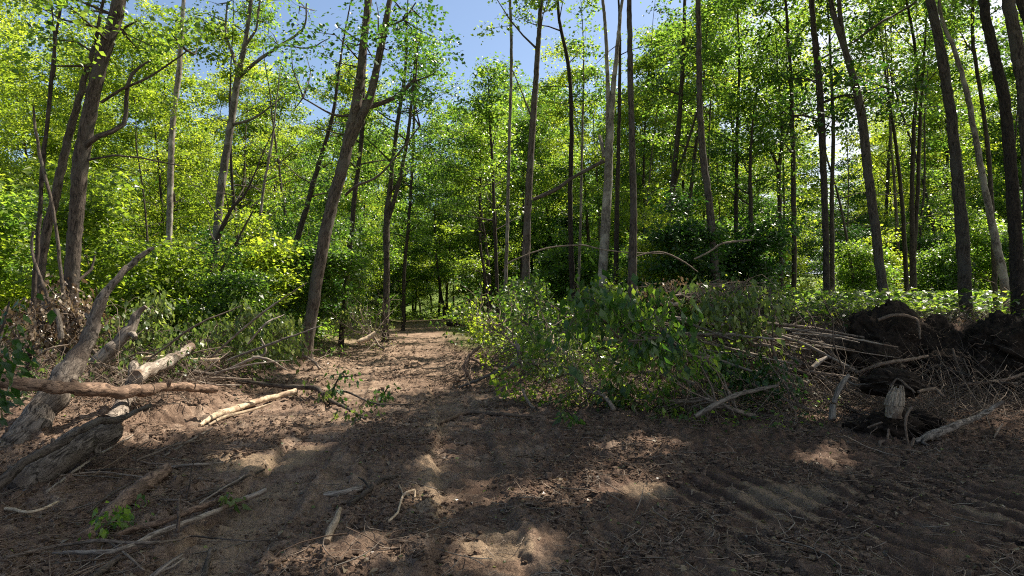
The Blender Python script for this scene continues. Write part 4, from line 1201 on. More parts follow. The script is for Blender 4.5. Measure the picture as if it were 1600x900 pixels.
# ------------------------------------------------------------------ felled tree tops and brush
def felled(name, label, a_, b_, r0, nb=16, spread=0.6, leaf='leaf_wilt', n_leaf=14, R0=0.22, size=0.10, hang=1.3, seed=0, bark='twig', blen=0.45, cover=0.8, sag=0.0, up=0.15, group=None, width=0.27, sub=3, cat='felled treetop', hcap=1.62):
    rng = np.random.RandomState(seed + 5000)
    p0, p1 = (P(*a_) if len(a_) == 3 else np.array(a_[:3])), (P(*b_) if len(b_) == 3 else np.array(b_[:3]))
    g0 = float(GG(p0[0], p0[1]))
    p0[2] = max(p0[2], g0 + 0.02)
    ax = p1 - p0; L = np.linalg.norm(ax)
    pts = np.array([p0 + ax * t + np.array([0, 0, -sag * 4 * t * (1 - t)]) + (rng.normal(0, 0.035 * L, 3) if 0 < t < 1 else 0) for t in np.linspace(0, 1, 7)])
    rr = r0 * (1 - 0.85 * np.linspace(0, 1, 7))
    sp, sr = smooth_path(pts, rr, 0.12)
    wood, fol = Acc(), Acc()
    tube(wood, sp, sr, 8, rng=rng, lump=0.14)
    axn = ax / L
    cen = []
    for b in range(nb):
        t = 0.15 + 0.85 * (b + rng.rand()) / nb
        i_ = min(len(sp) - 1, int(t * (len(sp) - 1)))
        d = norm(axn + rng.normal(0, spread, 3) + np.array([0, 0, up]))
        Lb = L * blen * (1 - 0.55 * t) * rng.uniform(0.6, 1.3)
        q = sp[i_].copy(); bp = [q.copy()]
        for s_ in range(4):
            d = norm(d + rng.normal(0, 0.2, 3) - np.array([0, 0, 0.05]))
            q = q + d * Lb / 4
            q[2] = min(max(q[2], float(G(q[0], q[1])) + 0.03), hcap + 0.03 * (q[1] - 8) + rng.normal(0, 0.13))
            bp.append(q.copy())
        bp = np.array(bp); br = max(0.005, sr[i_] * 0.5)
        tube(wood, bp, br * np.array([1, .75, .55, .4, .25]) + 0.0015, 5, rng=rng, close=False)
        for s_ in range(sub):
            j_ = rng.randint(1, 5); d2 = norm(d + rng.normal(0, 0.8, 3))
            L2 = Lb * rng.uniform(0.2, 0.5)
            e1 = bp[j_] + d2 * L2 * 0.5 + rng.normal(0, 0.02, 3); e2 = bp[j_] + d2 * L2 + np.array([0, 0, -0.06 * L2])
            e1[2] = min(e1[2], hcap + 0.1 + 0.03 * (e1[1] - 8)); e2[2] = min(e2[2], hcap + 0.12 + 0.03 * (e2[1] - 8))
            e2[2] = max(e2[2], float(G(e2[0], e2[1])) + 0.02)
            tube(wood, [bp[j_], e1, e2], [br * 0.45 + 0.001, br * 0.3 + 0.001, 0.002], 4, close=False)
            cen += [e1, e2]
        cen += [bp[4], bp[3]]
    cen = np.array(cen)
    cen = cen[rng.rand(len(cen)) < cover * 0.44]
    root = thing(name, label, cat, p0, group)
    link('branches', wood.mesh('branches', M[bark], origin=p0), root)
    if n_leaf:
        sprays(fol, cen, rng, n_leaf, R0, size, flat=0.35, hang=hang, bend=True, width=width, tilt=0.7)
        link('leaves', fol.mesh('leaves', M[leaf], smooth=False, origin=p0), root)
    return root


B = [
 ('dark drooping leafy branch hanging in front of the brush pile, centre', (1120, 560, 8.6), (885, 490, 7.7), 0.03, dict(leaf='leaf_dark', n_leaf=13, R0=0.24, size=0.15, nb=22, spread=0.7, up=0.25, hang=2.4, blen=0.5)),
 ('dark leafy bough above the drooping one, top of the brush pile at the tall stem', (1100, 530, 9.2), (930, 478, 8.6), 0.03, dict(leaf='leaf', n_leaf=12, R0=0.24, size=0.14, nb=18, spread=0.7, hang=2.4)),
 ('treetop with bright drooping leaves on the right shoulder of the brush pile', (1260, 600, 9.2), (1080, 455, 9.0), 0.04, dict(leaf='leaf_wilt', n_leaf=13, R0=0.2, size=0.12, nb=20, spread=0.5, hang=2.0)),
 ('low bushy green top spilling onto the soil at the centre', (1000, 640, 8.6), (800, 560, 9.4), 0.04, dict(leaf='leaf', n_leaf=16, size=0.075, nb=24, spread=0.7, hang=0.5, R0=0.22, width=0.38)),
 ('sunlit green top at the left end of the brush pile by the track', (860, 590, 10.6), (735, 500, 12.5), 0.04, dict(leaf='leaf_yellow', n_leaf=14, size=0.08, nb=22, spread=0.65, hang=0.4, width=0.38)),
 ('green top behind the bent grey branch at the right verge', (900, 560, 10.8), (790, 470, 12.4), 0.04, dict(leaf='leaf', n_leaf=16, size=0.08, nb=24, spread=0.7, hang=0.4, width=0.38)),
 ('tangled half-bare top full of small pale leaves, low in the brush pile', (960, 650, 8.0), (850, 540, 9.6), 0.03, dict(leaf='leaf_wilt', n_leaf=8, size=0.06, nb=26, spread=0.8, hang=0.5, width=0.4)),
 ('green top low under the drooping leaves, right of centre', (1180, 655, 7.9), (960, 590, 8.2), 0.035, dict(leaf='leaf', n_leaf=16, size=0.10, nb=22, spread=0.6, hang=1.2)),
 ('dark leafy top on the shaded soil left of the pale leaning stub', (1290, 650, 8.0), (1110, 570, 8.8), 0.035, dict(leaf='leaf_dark', n_leaf=14, size=0.10, nb=20, spread=0.6, hang=1.4)),
 ('bare twiggy top fanning left from the soil bank', (1345, 585, 9.6), (1120, 470, 11.2), 0.04, dict(n_leaf=3, cover=0.3, leaf='leaf_yellow', size=0.07, nb=34, spread=0.45, sub=5, blen=0.6, bark='bark')),
 ('second bare twiggy top under the first, against the soil bank', (1350, 620, 9.0), (1130, 540, 9.8), 0.035, dict(n_leaf=3, cover=0.25, leaf='leaf_yellow', size=0.07, nb=30, spread=0.4, sub=5, blen=0.6, bark='bark')),
 ('bare grey twiggy top high on the brush pile by the bowed trunk', (1010, 480, 11.8), (1200, 440, 12.6), 0.03, dict(n_leaf=4, cover=0.3, leaf='leaf_brown', size=0.07, nb=30, spread=0.55, sub=5, blen=0.55)),
 ('half-dead top with brown leaves behind the tall stem', (1140, 490, 11.8), (1010, 445, 12.8), 0.03, dict(n_leaf=7, cover=0.6, leaf='leaf_brown', size=0.08, nb=22, spread=0.7)),
 ('leafy green top behind the reddish trunk at the back of the pile', (900, 500, 13.0), (800, 440, 14.6), 0.035, dict(leaf='leaf', n_leaf=15, size=0.09, nb=22, spread=0.75, hang=0.3, width=0.38)),
 ('green top between the dark straight trunk and the dead stripped one', (880, 520, 12.0), (960, 440, 13.0), 0.035, dict(leaf='leaf_yellow', n_leaf=12, size=0.09, nb=20, spread=0.75, hang=0.3, width=0.38)),
 ('leafy top lying behind the right shoulder of the brush pile', (1240, 500, 12.5), (1120, 450, 13.5), 0.03, dict(leaf='leaf', n_leaf=12, size=0.09, nb=22, spread=0.75, hang=0.5, width=0.38)),
 ('wilted sunlit top behind the leaning log at the left', (120, 600, 8.6), (250, 480, 9.8), 0.035, dict(leaf='leaf_wilt', n_leaf=12, size=0.11, nb=24, spread=0.65, hang=2.0)),
 ('wilted leafy top right of the grey logs at the left', (250, 560, 10.0), (400, 500, 10.2), 0.035, dict(leaf='leaf_wilt', n_leaf=13, size=0.11, nb=26, spread=0.6, hang=2.2)),
 ('drooping wilted branches left of the big forked tree', (330, 570, 10.8), (450, 530, 10.6), 0.03, dict(leaf='leaf_wilt', n_leaf=13, size=0.11, nb=22, spread=0.55, hang=2.2, up=0.3)),
 ('brown withered top at the foot of the leftmost trunks', (30, 560, 8.3), (110, 470, 9.4), 0.035, dict(leaf='leaf_brown', n_leaf=12, size=0.10, nb=26, spread=0.8, hang=1.8, sub=4)),
 ('tangle of dead brown leaves against the thick leaning trunk', (160, 560, 9.0), (70, 440, 9.2), 0.03, dict(leaf='leaf_brown', n_leaf=9, size=0.09, nb=24, spread=0.8, hang=1.8, sub=4)),
 ('green leafy top under the long dark log at the left', (20, 680, 7.2), (110, 600, 8.0), 0.025, dict(leaf='leaf_wilt', n_leaf=9, size=0.08, nb=22, spread=0.8, hang=0.8, sub=4)),
 ('half-buried bare top between the grey logs', (180, 600, 8.2), (290, 555, 9.2), 0.025, dict(n_leaf=5, cover=0.4, leaf='leaf_wilt', size=0.08, nb=26, spread=0.7, sub=5, hang=1.2)),
 ('bare twiggy heap in the verge beside the big forked tree', (600, 545, 15.4), (545, 505, 16.5), 0.03, dict(n_leaf=4, cover=0.3, leaf='leaf_wilt', size=0.09, nb=30, spread=0.9, sub=5, blen=0.8)),
 ('brown twiggy top on the left verge near the end of the track', (615, 530, 18), (565, 500, 20), 0.03, dict(n_leaf=8, cover=0.5, leaf='leaf_wilt', size=0.10, nb=28, spread=0.9, sub=4, blen=0.8)),
 ('green top leaning over the left verge behind the crooked branch', (500, 590, 13.0), (440, 530, 13.6), 0.03, dict(leaf='leaf', n_leaf=14, size=0.09, nb=22, spread=0.8, hang=0.8, blen=0.7)),
 ('dark twiggy top lying on the right verge at the end of the track', (800, 520, 16.5), (730, 495, 20), 0.035, dict(leaf='leaf_dark', n_leaf=10, size=0.10, nb=24, spread=0.7, hang=0.5)),
 ('tangled root-coloured twigs on the track under the big forked tree', (600, 600, 11.6), (670, 580, 12.6), 0.018, dict(n_leaf=0, nb=22, spread=0.9, sub=4, blen=0.6, up=0.0, bark='root')),
 ('small twiggy heap where the brush meets the right verge', (735, 610, 10.4), (700, 575, 11.6), 0.02, dict(n_leaf=0, nb=26, spread=0.9, sub=4, blen=0.7, bark='root')),
 ('shaded tangle of bare twigs on the soil left of the dug-out stump', (1370, 660, 7.8), (1230, 610, 8.4), 0.02, dict(n_leaf=0, nb=26, spread=0.7, sub=4, blen=0.6, bark='bark')),
 ('thin dead top fallen over the soil bank at the far right', (1590, 600, 8.4), (1450, 570, 9.0), 0.02, dict(n_leaf=0, nb=24, spread=0.6, sub=4, blen=0.6, bark='bark')),
 ('leafy dead top on the soil bank near the right edge', (1600, 540, 10.6), (1480, 500, 11.6), 0.025, dict(n_leaf=8, cover=0.5, leaf='leaf_brown', size=0.09, nb=20, spread=0.8, sub=3)),
]
for q, (lab, a_, b_, r0, kw) in enumerate(B):
    felled('felled_treetop', lab, a_, b_, r0, seed=q, **kw)
prng = np.random.RandomState(45)
for q in range(16):
    px0 = prng.uniform(0, 300); py0 = prng.uniform(700, 880)
    ln = prng.uniform(60, 150); an = prng.uniform(-0.75, 0.35); w0 = prng.uniform(3, 6)
    log('strewn_stick', 'thin crooked stick among others strewn over the shaded soil at the lower left', [(px0, py0, w0, g_, 0.03), (px0 + ln * 0.5, py0 + ln * 0.5 * an + prng.uniform(-8, 4), w0, g_, 0.07), (px0 + ln, py0 + ln * an, w0 * 0.6, g_, 0.04)],
        cat='stick', bark=['wood_grey', 'twig', 'bark', 'root'][q % 4], seed=400 + q, group='thin sticks strewn at the lower left')
for q in range(22):
    px0 = prng.uniform(0, 400); d0 = prng.uniform(7.6, 9.8); py0 = prng.uniform(535, 600)
    ln = prng.uniform(50, 150); an = prng.uniform(-0.9, 0.5); w0 = prng.uniform(2.5, 5.5)
    log('brush_stick', 'bare grey stick poking from the wilted brush at the left', [(px0, py0, w0, d0), (px0 + ln * 0.5, py0 + ln * 0.5 * an + prng.uniform(-12, 4), w0, d0), (px0 + ln, py0 + ln * an, w0 * 0.5, d0 + 0.2)],
        cat='stick', bark=['wood_grey', 'twig'][q % 2], seed=440 + q, group='bare sticks in the wilted brush at the left')
prng = np.random.RandomState(44)
for q in range(26):
    px0 = prng.uniform(1040, 1260); py0 = 490 + (px0 - 1040) * 0.14 + prng.uniform(-12, 75)
    ln = prng.uniform(90, 210); sl = prng.uniform(0.02, 0.42); d0 = prng.uniform(8.8, 10.8)
    w0 = prng.uniform(2.5, 6)
    log('brush_pole', 'thin bare pole lying among many in the tangle left of the soil bank', [(px0, py0, w0, d0), (px0 + ln * 0.5, py0 + ln * 0.5 * sl + prng.uniform(-5, 3), w0, d0 - 0.2), (px0 + ln, py0 + ln * sl, w0 * 0.6, d0 - 0.4)],
        cat='pole', bark=['wood_grey', 'twig', 'bark', 'wood_grey'][q % 4], seed=300 + q, group='bare poles in the tangle left of the soil bank')

# small twig sprigs with hanging leaves stuck in the track
log('leafy_sprig', 'small dark sprig with hanging leaves over the track, left one', [(512, 640, 4, 9.2), (520, 612, 4, 9.3), (530, 592, 4, 9.3), (545, 588, 3, 9.3)], cat='sprig', bark='bark_dark', seed=60, leaves_=(9, 0.12, 0.10, 9), leafmat='leaf_dark')
log('leafy_sprig', 'small dark sprig with hanging leaves over the track, right one', [(585, 650, 3, 8.8), (594, 628, 3, 8.9), (602, 612, 3, 8.9), (608, 604, 2, 8.9)], cat='sprig', bark='bark_dark', seed=61, leaves_=(7, 0.09, 0.09, 8), leafmat='leaf_dark')
log('leafy_sprig', 'broken sprig with green leaves lying on the wood slab, lower left', [(150, 830, 5, g_, 0.08), (175, 812, 5, g_, 0.12), (205, 795, 3, g_, 0.13)], cat='sprig', bark='bark_dark', seed=62, leaves_=(14, 0.09, 0.06, 9), leafmat='leaf')
log('leafy_sprig', 'grey-green curled leaves on the reddish stick, lower left', [(335, 795, 3, g_, 0.10), (350, 782, 3, g_, 0.14), (362, 780, 2, g_, 0.12)], cat='sprig', bark='bark_dark', seed=63, leaves_=(4, 0.05, 0.07, 5), leafmat='leaf_wilt')
log('leafy_sprig', 'single bright drooping leaf cluster at the foot of the brush pile, centre', [(885, 640, 3, 7.4), (893, 648, 3, 7.3), (898, 656, 2, 7.25)], cat='sprig', bark='bark_dark', seed=64, leaves_=(4, 0.06, 0.13, 5), leafmat='leaf')

# leafy sapling close to the camera at the left edge
log('leafy_sapling', 'near sapling with large green leaves cut off by the left edge', [(-30, 760, 9, 4.3), (-25, 650, 8, 4.3), (-12, 560, 6, 4.3), (8, 500, 4, 4.35), (15, 470, 3, 4.4)], cat='sapling', bark='bark_dark', seed=65,
    leaves_=(26, 0.15, 0.10, 8), leafmat='leaf_dark')


# ------------------------------------------------------------------ dug-out stump and root-filled soil bank at the right
def blob(c, rx, ry, rz, seed, amp=0.3, nu=90, nv=56):
    th_ = np.linspace(0, 2 * math.pi, nu, endpoint=False); ph_ = np.linspace(0.02, math.pi - 0.02, nv)
    T_, P_ = np.meshgrid(th_, ph_)
    dx, dy, dz = np.sin(P_) * np.cos(T_), np.sin(P_) * np.sin(T_), np.cos(P_)
    n_ = fbm(dx * 1.0 + seed * 3.1 + dz * 1.3, dy * 1.0 - seed + dz * 0.7, 0.45, 4) - 0.5
    n2_ = fbm(dx * 1.0 - seed * 1.7 + dz * 1.9, dy * 1.0 + seed - dz * 1.1, 0.12, 3) - 0.5
    r = 1 + amp * 2.6 * n_ + amp * 0.9 * n2_
    V_ = np.stack([c[0] + dx * rx * r, c[1] + dy * ry * r, c[2] + dz * rz * r], -1).reshape(-1, 3)
    i_ = np.arange(nv - 1)[:, None] * nu; j_ = np.arange(nu)[None]; k_ = (j_ + 1) % nu
    return V_, np.stack([i_ + j_, i_ + nu + j_, i_ + nu + k_, i_ + k_], -1).reshape(-1, 4)


def bare_soil(name, col1, col2):
    m, n, l = new_mat(name)
    out = nd(n, 'ShaderNodeOutputMaterial'); geo = nd(n, 'ShaderNodeNewGeometry')
    n1 = nd(n, 'ShaderNodeTexNoise', Scale=14.0, Detail=8.0, Roughness=0.7); l.new(geo.outputs['Position'], n1.inputs['Vector'])
    r1 = ramp(n, [(0.35, col1), (0.65, col2)]); l.new(n1.outputs['Fac'], r1.inputs['Fac'])
    p = nd(n, 'ShaderNodeBsdfPrincipled', Roughness=0.95); p.inputs['Specular IOR Level'].default_value = 0.15
    l.new(r1.outputs['Color'], p.inputs['Base Color'])
    b = nd(n, 'ShaderNodeBump', Strength=0.9, Distance=0.04); l.new(n1.outputs['Fac'], b.inputs['Height']); l.new(b.outputs[0], p.inputs['Normal'])
    l.new(p.outputs[0], out.inputs['Surface'])
    return m


M['humus'] = bare_soil('dark_humus', (0.010, 0.007, 0.005), (0.044, 0.030, 0.021))
M['clod'] = bare_soil('soil_crumbs', (0.040, 0.025, 0.017), (0.22, 0.150, 0.105))


def root_mass(name, label, cat, blobs, roots, seed, extra=60):
    rng = np.random.RandomState(seed)
    origin = np.array(blobs[0][0], float)
    root = thing(name, label, cat, origin)
    a_ = Acc()
    for k_, (c, rx, ry, rz) in enumerate(blobs):
        v, f = blob(c, rx, ry, rz, seed + k_)
        a_.add(v, f)
    link('soil_mass', a_.mesh('soil_mass', M['humus'], origin=origin), root)
    for rows in roots:
        pr = [rowpt(r) for r in rows]
        b_ = Acc(); tube(b_, [p for p, _ in pr], [max(0.004, r * 0.8) for _, r in pr], 7, step=0.04, rng=rng, lump=0.2, wob=0.003)
        link('root', b_.mesh('root', M['root'], origin=origin), root)
    b_ = Acc()
    for q_ in range(extra):
        c, rx, ry, rz = blobs[rng.randint(len(blobs))]
        d = norm(rng.normal(0, 1, 3)); d[1] = -abs(d[1])
        p = np.array(c) + d * np.array([rx, ry, rz]) * 0.95
        L = rng.uniform(0.15, 0.55)
        pp = [p]
        for s_ in range(4):
            p = p + (norm(d + rng.normal(0, 0.7, 3)) + np.array([0, -0.1, -0.6])) * L / 5
            pp.append(p)
        r = rng.uniform(0.003, 0.009)
        tube(b_, pp, [r, r * .8, r * .6, r * .4, r * .25], 4, close=False)
    f_ = link('fine_roots', b_.mesh('fine_roots', M['root'], origin=origin), root)
    f_['kind'] = 'stuff'
    return root


root_mass('root_plate', 'big dark torn-up root plate full of soil at the left end of the bank', 'root plate',
          [(P(1385, 535, 10.6), 0.62, 0.45, 0.62), (P(1350, 570, 10.2), 0.55, 0.5, 0.45), (P(1440, 550, 10.6), 0.6, 0.4, 0.55)],
          [[(1372, 500, 8, 10.2), (1400, 492, 9, 10.1), (1432, 500, 7, 10.1), (1438, 530, 4, 10.0)], [(1340, 582, 7, 9.6), (1380, 568, 9, 9.4), (1420, 562, 8, 9.4), (1450, 556, 5, 9.5)]], 3, 90)
root_mass('root_plate', 'dark clump of soil with hanging roots below the stout grey trunk', 'root plate',
          [(P(1500, 560, 10.4), 0.7, 0.4, 0.5), (P(1470, 585, 10.2), 0.5, 0.4, 0.4)],
          [[(1488, 545, 5, 9.8), (1500, 580, 5, 9.6), (1515, 612, 5, 9.2), (1522, 648, 4, 8.4)], [(1505, 560, 4, 9.8), (1518, 590, 4, 9.4), (1530, 612, 4, 9.0), (1538, 645, 4, 8.4)]], 5, 70)
root_mass('root_plate', 'dark overhanging clump of soil and roots at the right edge of the bank', 'root plate',
          [(P(1590, 545, 9.8), 0.7, 0.45, 0.55), (P(1560, 580, 9.8), 0.5, 0.4, 0.4)],
          [[(1490, 602, 5, 9.0), (1530, 598, 7, 9.0), (1575, 592, 7, 9.0), (1610, 580, 6, 9.1)]], 8, 70)
st = root_mass('uprooted_stump', 'small uprooted stump with pale cut wood on a ball of soil and curling roots', 'stump',
          [(P(1395, 668, 6.95), 0.30, 0.20, 0.19), (P(1350, 672, 7.1), 0.20, 0.18, 0.14), (P(1440, 660, 7.2), 0.22, 0.2, 0.13), (P(1395, 600, 7.6), 0.34, 0.3, 0.17)],
          [[(1372, 706, 8, 6.55), (1376, 690, 9, 6.6), (1382, 690, 7, 6.6), (1400, 697, 7, 6.55), (1418, 700, 8, 6.55), (1427, 690, 8, 6.55), (1428, 685, 6, 6.6)],
           [(1420, 697, 5, 6.5), (1415, 672, 6, 6.5), (1416, 650, 7, 6.5), (1425, 636, 6, 6.5)],
           [(1356, 668, 5, 6.7), (1378, 660, 5, 6.6)], [(1388, 695, 5, 6.6), (1388, 670, 5, 6.6)],
           [(1392, 605, 5, 7.1), (1402, 592, 5, 7.1), (1414, 600, 5, 7.0), (1430, 614, 4, 6.9)],
           [(1435, 612, 7, 7.2), (1460, 608, 9, 7.3), (1475, 620, 6, 7.2)]], 9, 90)
org = np.array(st.location)
a_ = Acc()
pw = [P(1396, 652, 6.75), P(1397, 634, 6.75), P(1400, 618, 6.78), P(1404, 610, 6.8)]
tube(a_, pw, [0.090, 0.085, 0.072, 0.050], 11, step=0.02, rng=np.random.RandomState(2), lump=0.35, furrow=0.22)
for q in range(9):
    aa = q * 0.7; o1 = np.array([math.cos(aa) * 0.055, math.sin(aa) * 0.05, 0.0])
    tube(a_, [pw[1] + o1 * 1.4, pw[2] + o1 * 1.3, pw[3] + o1 * 0.9 + np.array([0, 0, 0.02 + 0.05 * ((q * 37) % 10) / 10])], [0.028, 0.02, 0.003], 5, step=0.03, close=False)
link('stump_wood', a_.mesh('stump_wood', M['stump'], origin=org), st)

# ------------------------------------------------------------------ loose litter nobody could count
rng = np.random.RandomState(99)


def scatter(n, r0, r1, half=47, dens=None):
    u = rng.rand(n)
    r = r0 * np.exp(u * math.log(r1 / r0)); an = np.radians(rng.uniform(-half, half, n))
    x, y = r * np.sin(an), r * np.cos(an)
    if dens is not None:
        k_ = rng.rand(n) < dens(x, y)
        x, y = x[k_], y[k_]
    return x, y


def in_clearing(x, y):
    return (y < right_edge(x) + 0.5) | (np.abs(x - path_mid(y)) < path_half(y))


def rough_amt(x, y):
    pm_, ph_ = path_mid(y), path_half(y)
    tr_ = np.exp(-((np.abs(x - pm_) - 0.8) / 0.42) ** 2)
    return (1 - 0.85 * tr_) * S((fbm(x, y, 0.5, 3) - 0.36) * 5)


# soil clods
x, y = scatter(150000, 2.5, 20, dens=lambda x, y: rough_amt(x, y) * np.where(in_clearing(x, y), 1, 0.2))
n = len(x)
s = 0.0025 + 0.019 * rng.rand(n) ** 5 + 0.0011 * y ** 0.8
cube = np.array([[-1, -1, -1], [1, -1, -1], [1, 1, -1], [-1, 1, -1], [-1, -1, 1], [1, -1, 1], [1, 1, 1], [-1, 1, 1]], float) * 0.6
cf = np.array([[0, 3, 2, 1], [4, 5, 6, 7], [0, 1, 5, 4], [1, 2, 6, 5], [2, 3, 7, 6], [3, 0, 4, 7]])
rot = rng.rand(n) * 6.28
vv = cube[None] * (1 + rng.normal(0, 0.32, (n, 8, 1))) + rng.normal(0, 0.24, (n, 8, 3))
c_, s_ = np.cos(rot)[:, None], np.sin(rot)[:, None]
vx = vv[..., 0] * c_ - vv[..., 1] * s_; vy = vv[..., 0] * s_ + vv[..., 1] * c_
vv = np.stack([vx * rng.uniform(0.8, 1.6, (n, 1)), vy, vv[..., 2] * 0.7], -1) * s[:, None, None]
vv += np.stack([x, y, GG(x, y) + s * 0.25], -1)[:, None]
ac = Acc(); ac.add(vv.reshape(-1, 3), (np.arange(n)[:, None, None] * 8 + cf[None]).reshape(-1, 4))
tag(link('soil_clods', ac.mesh('soil_clods', M['clod'], smooth=False)), 'loose crumbs and clods of torn brown soil over the clearing', 'soil', kind='stuff')

# twigs
def twig_stuff(name, label, x, y, L, r, mat, lift=0.015, bendy=0.25, tilt=0.12):
    n = len(x)
    an = rng.rand(n) * 6.28
    m_ = 5
    t = np.linspace(-0.5, 0.5, m_)
    bx = rng.normal(0, bendy, n)
    cx = x[:, None] + np.cos(an)[:, None] * t[None] * L[:, None] - np.sin(an)[:, None] * (bx * L)[:, None] * (t[None] ** 2 * 2) + rng.normal(0, 0.02, (n, m_)) * L[:, None]
    cy = y[:, None] + np.sin(an)[:, None] * t[None] * L[:, None] + np.cos(an)[:, None] * (bx * L)[:, None] * (t[None] ** 2 * 2) + rng.normal(0, 0.02, (n, m_)) * L[:, None]
    mid = GG(x, y)
    end0, end1 = GG(cx[:, 0], cy[:, 0]), GG(cx[:, -1], cy[:, -1])
    lin = end0[:, None] * (0.5 - t)[None] + end1[:, None] * (0.5 + t)[None]
    cz = np.maximum(lin, (mid[:, None] * 1.0)) + lift + np.abs(rng.normal(0, tilt, (n, 1))) * L[:, None] * (t[None] + 0.5)
    c = np.stack([cx, cy, cz], -1)
    dirn = np.stack([np.cos(an), np.sin(an), 0 * an], -1)
    sd = np.stack([-np.sin(an), np.cos(an), 0 * an], -1); up = np.array([0, 0, 1.0])
    rr_ = r[:, None] * np.array([1, .95, .85, .7, .4])[None]
    ring = []
    for k_ in range(3):
        th_ = k_ * 2.0944 + 0.5
        ring.append(c + (sd[:, None] * math.cos(th_) + up * math.sin(th_)) * rr_[..., None])
    V_ = np.stack(ring, 2)      # n, m, 3, xyz
    i_ = (np.arange(n) * m_ * 3)[:, None, None] + (np.arange(m_ - 1) * 3)[None, :, None]
    j_ = np.arange(3)[None, None]; k_ = (j_ + 1) % 3
    F_ = np.stack([i_ + j_, i_ + k_, i_ + 3 + k_, i_ + 3 + j_], -1).reshape(-1, 4)
    bc = np.zeros_like(V_); bc[..., 2] = t[None, :, None] * L[:, None, None] + rng.rand(n)[:, None, None] * 30; bc[..., 0] = rng.rand(n)[:, None, None] * 3
    ac = Acc(); ac.add(V_.reshape(-1, 3), F_, bc.reshape(-1, 3))
    tag(link(name, ac.mesh(name, M[mat])), label, 'twigs', kind='stuff')


dn = lambda x, y: np.clip(0.25 + 0.75 * rough_amt(x, y) + 0.5 * (x < path_mid(y) - path_half(y)), 0, 1)
x, y = scatter(7000, 2.5, 22, dens=dn)
twig_stuff('twig_litter', 'fine twigs and root shreds scattered over the torn soil', x, y, rng.uniform(0.04, 0.22, len(x)), rng.uniform(0.0012, 0.0035, len(x)) + 0.0002 * y, 'twig')
x, y = scatter(500, 2.5, 20, dens=dn)
twig_stuff('stick_litter', 'larger broken twigs lying about on the soil', x, y, rng.uniform(0.2, 0.6, len(x)), rng.uniform(0.003, 0.007, len(x)), 'wood_grey')
# dense twigs in the brush
def brush_d(x, y):
    return ((y > right_edge(x) - 2.6) & (y < right_edge(x) + 3.5) & (x > path_mid(y) + path_half(y) + 0.2)) * 1.0
x, y = scatter(17000, 6, 18, dens=brush_d)
twig_stuff('brush_twigs', 'dense tangle of thin bare twigs under the brush pile', x, y, rng.uniform(0.3, 1.1, len(x)), rng.uniform(0.002, 0.006, len(x)), 'twig', lift=0.05, bendy=0.5, tilt=0.45)
x, y = scatter(9000, 8, 14, half=60, dens=lambda x, y: ((y > right_edge(x) - 0.9) & (y < right_edge(x) + 1.0) & (x > 4.6)) * 1.0)
twig_stuff('bank_roots', 'mesh of torn fine roots over the dark soil bank at the right', x, y, rng.uniform(0.2, 0.9, len(x)), rng.uniform(0.002, 0.006, len(x)), 'root', lift=0.04, bendy=0.6, tilt=0.5)
def brush_l(x, y):
    return ((x < path_mid(y) - path_half(y) - 0.6) & (y > 7.4) & (y < 14)) * 1.0
x, y = scatter(17000, 6, 18, dens=brush_l)
twig_stuff('brush_twigs', 'dense tangle of bare twigs among the wilted leaves at the left', x, y, rng.uniform(0.3, 1.0, len(x)), rng.uniform(0.002, 0.006, len(x)), 'twig', lift=0.04, bendy=0.5, tilt=0.4)


x, y = scatter(2600, 2.8, 8.5, dens=lambda x, y: (x < -1.9 - 0.12 * y) * 1.0)
twig_stuff('twig_tangle', 'loose twigs and thin roots over the shaded soil at the lower left', x, y, rng.uniform(0.12, 0.6, len(x)), rng.uniform(0.0015, 0.004, len(x)), 'root', lift=0.012, bendy=0.5, tilt=0.14)


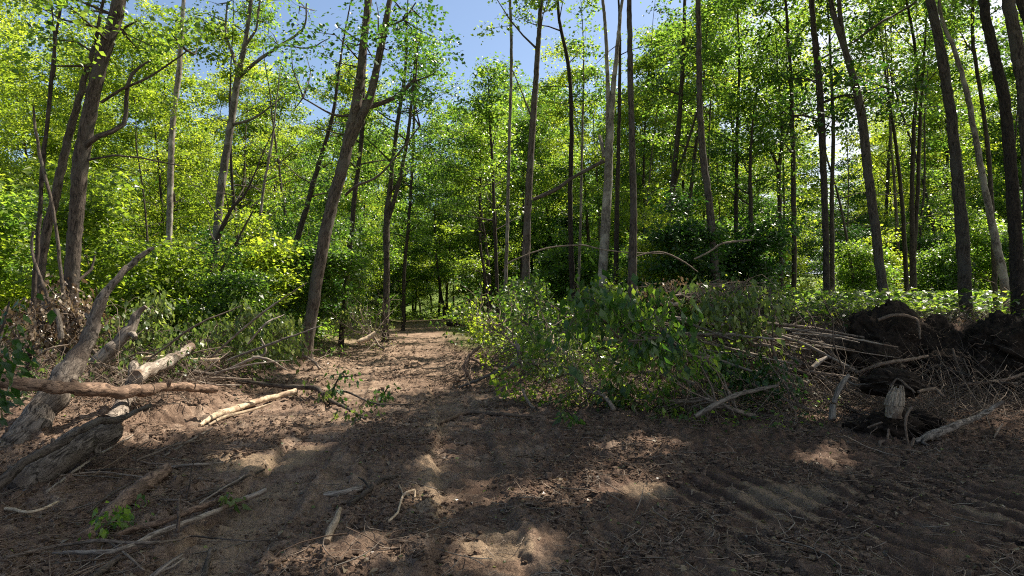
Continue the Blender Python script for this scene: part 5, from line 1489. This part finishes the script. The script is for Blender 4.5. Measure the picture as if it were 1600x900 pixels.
def leaf_litter(name, label, x, y, size, mat, lift=0.008, tilt=0.35, width=0.35, hmax=0.0, hang=0.0):
    n = len(x)
    z = GG(x, y) + lift + hmax * rng.rand(n) ** 1.5
    th_ = rng.rand(n) * 6.28
    d = np.stack([np.cos(th_), np.sin(th_), rng.normal(0, 0.25, n) - hang], 1)
    nr_ = np.stack([rng.normal(0, tilt, n), rng.normal(0, tilt, n), np.ones(n)], 1)
    ac = Acc(); leaves(ac, np.stack([x, y, z], 1), nr_, d, size, width, rng.rand(n), bend=True)
    return link(name, ac.mesh(name, M[mat], smooth=False))


x, y = scatter(9000, 2.4, 20, dens=lambda x, y: np.clip(0.15 + rough_amt(x, y), 0, 1))
tag(leaf_litter('leaf_litter', '', x, y, rng.uniform(0.02, 0.065, len(x)), 'leaf_brown'), 'dead brown leaf scraps and bark shreds over the clearing floor', 'leaf litter', kind='stuff')
x, y = scatter(700, 2.6, 12)
tag(leaf_litter('leaf_scraps', '', x, y, rng.uniform(0.02, 0.05, len(x)), 'leaf_wilt'), 'scattered torn green leaves on the soil', 'leaf litter', kind='stuff')

# herb layer on the bank, in the wood and along the verges
def herb_d(x, y):
    pm_, ph_ = path_mid(y), path_half(y)
    off = np.abs(x - pm_) - ph_
    right = (x > pm_) & (y > right_edge(x) + 0.9)
    leftw = (x < pm_) & (off > 0.5) & (y > 12.5)
    end = (y > 37)
    return (right | leftw | end) * np.clip(0.25 + 1.5 * (fbm(x, y, 1.4, 2) - 0.2), 0, 1)
x, y = scatter(120000, 10, 48, dens=herb_d)
o = leaf_litter('herb_layer', '', x, y, rng.uniform(0.07, 0.14, len(x)) * (1 + y / 60), 'leaf', lift=0.03, hmax=0.55, tilt=0.5, width=0.38)
tag(o, 'green herbs and seedlings covering the woodland floor', 'undergrowth', kind='stuff')
def weed_d(x, y):
    e = right_edge(x)
    a1 = (x > path_mid(y) + path_half(y) + 0.5) & (y > e - 3.2) & (y < e + 1.5) & (x < 4.6)
    a2 = (x < path_mid(y) - path_half(y) - 0.2) & (y > 10.5)
    return (a1 | a2) * S((fbm(x + 5, y, 0.9, 3) - 0.42) * 6)
x, y = scatter(26000, 6, 24, dens=weed_d)
tag(leaf_litter('low_weeds', '', x, y, rng.uniform(0.03, 0.08, len(x)), 'leaf', lift=0.02, hmax=0.22, tilt=0.6, width=0.33), 'low green weeds at the foot of the brush and on the verges', 'weeds', kind='stuff')
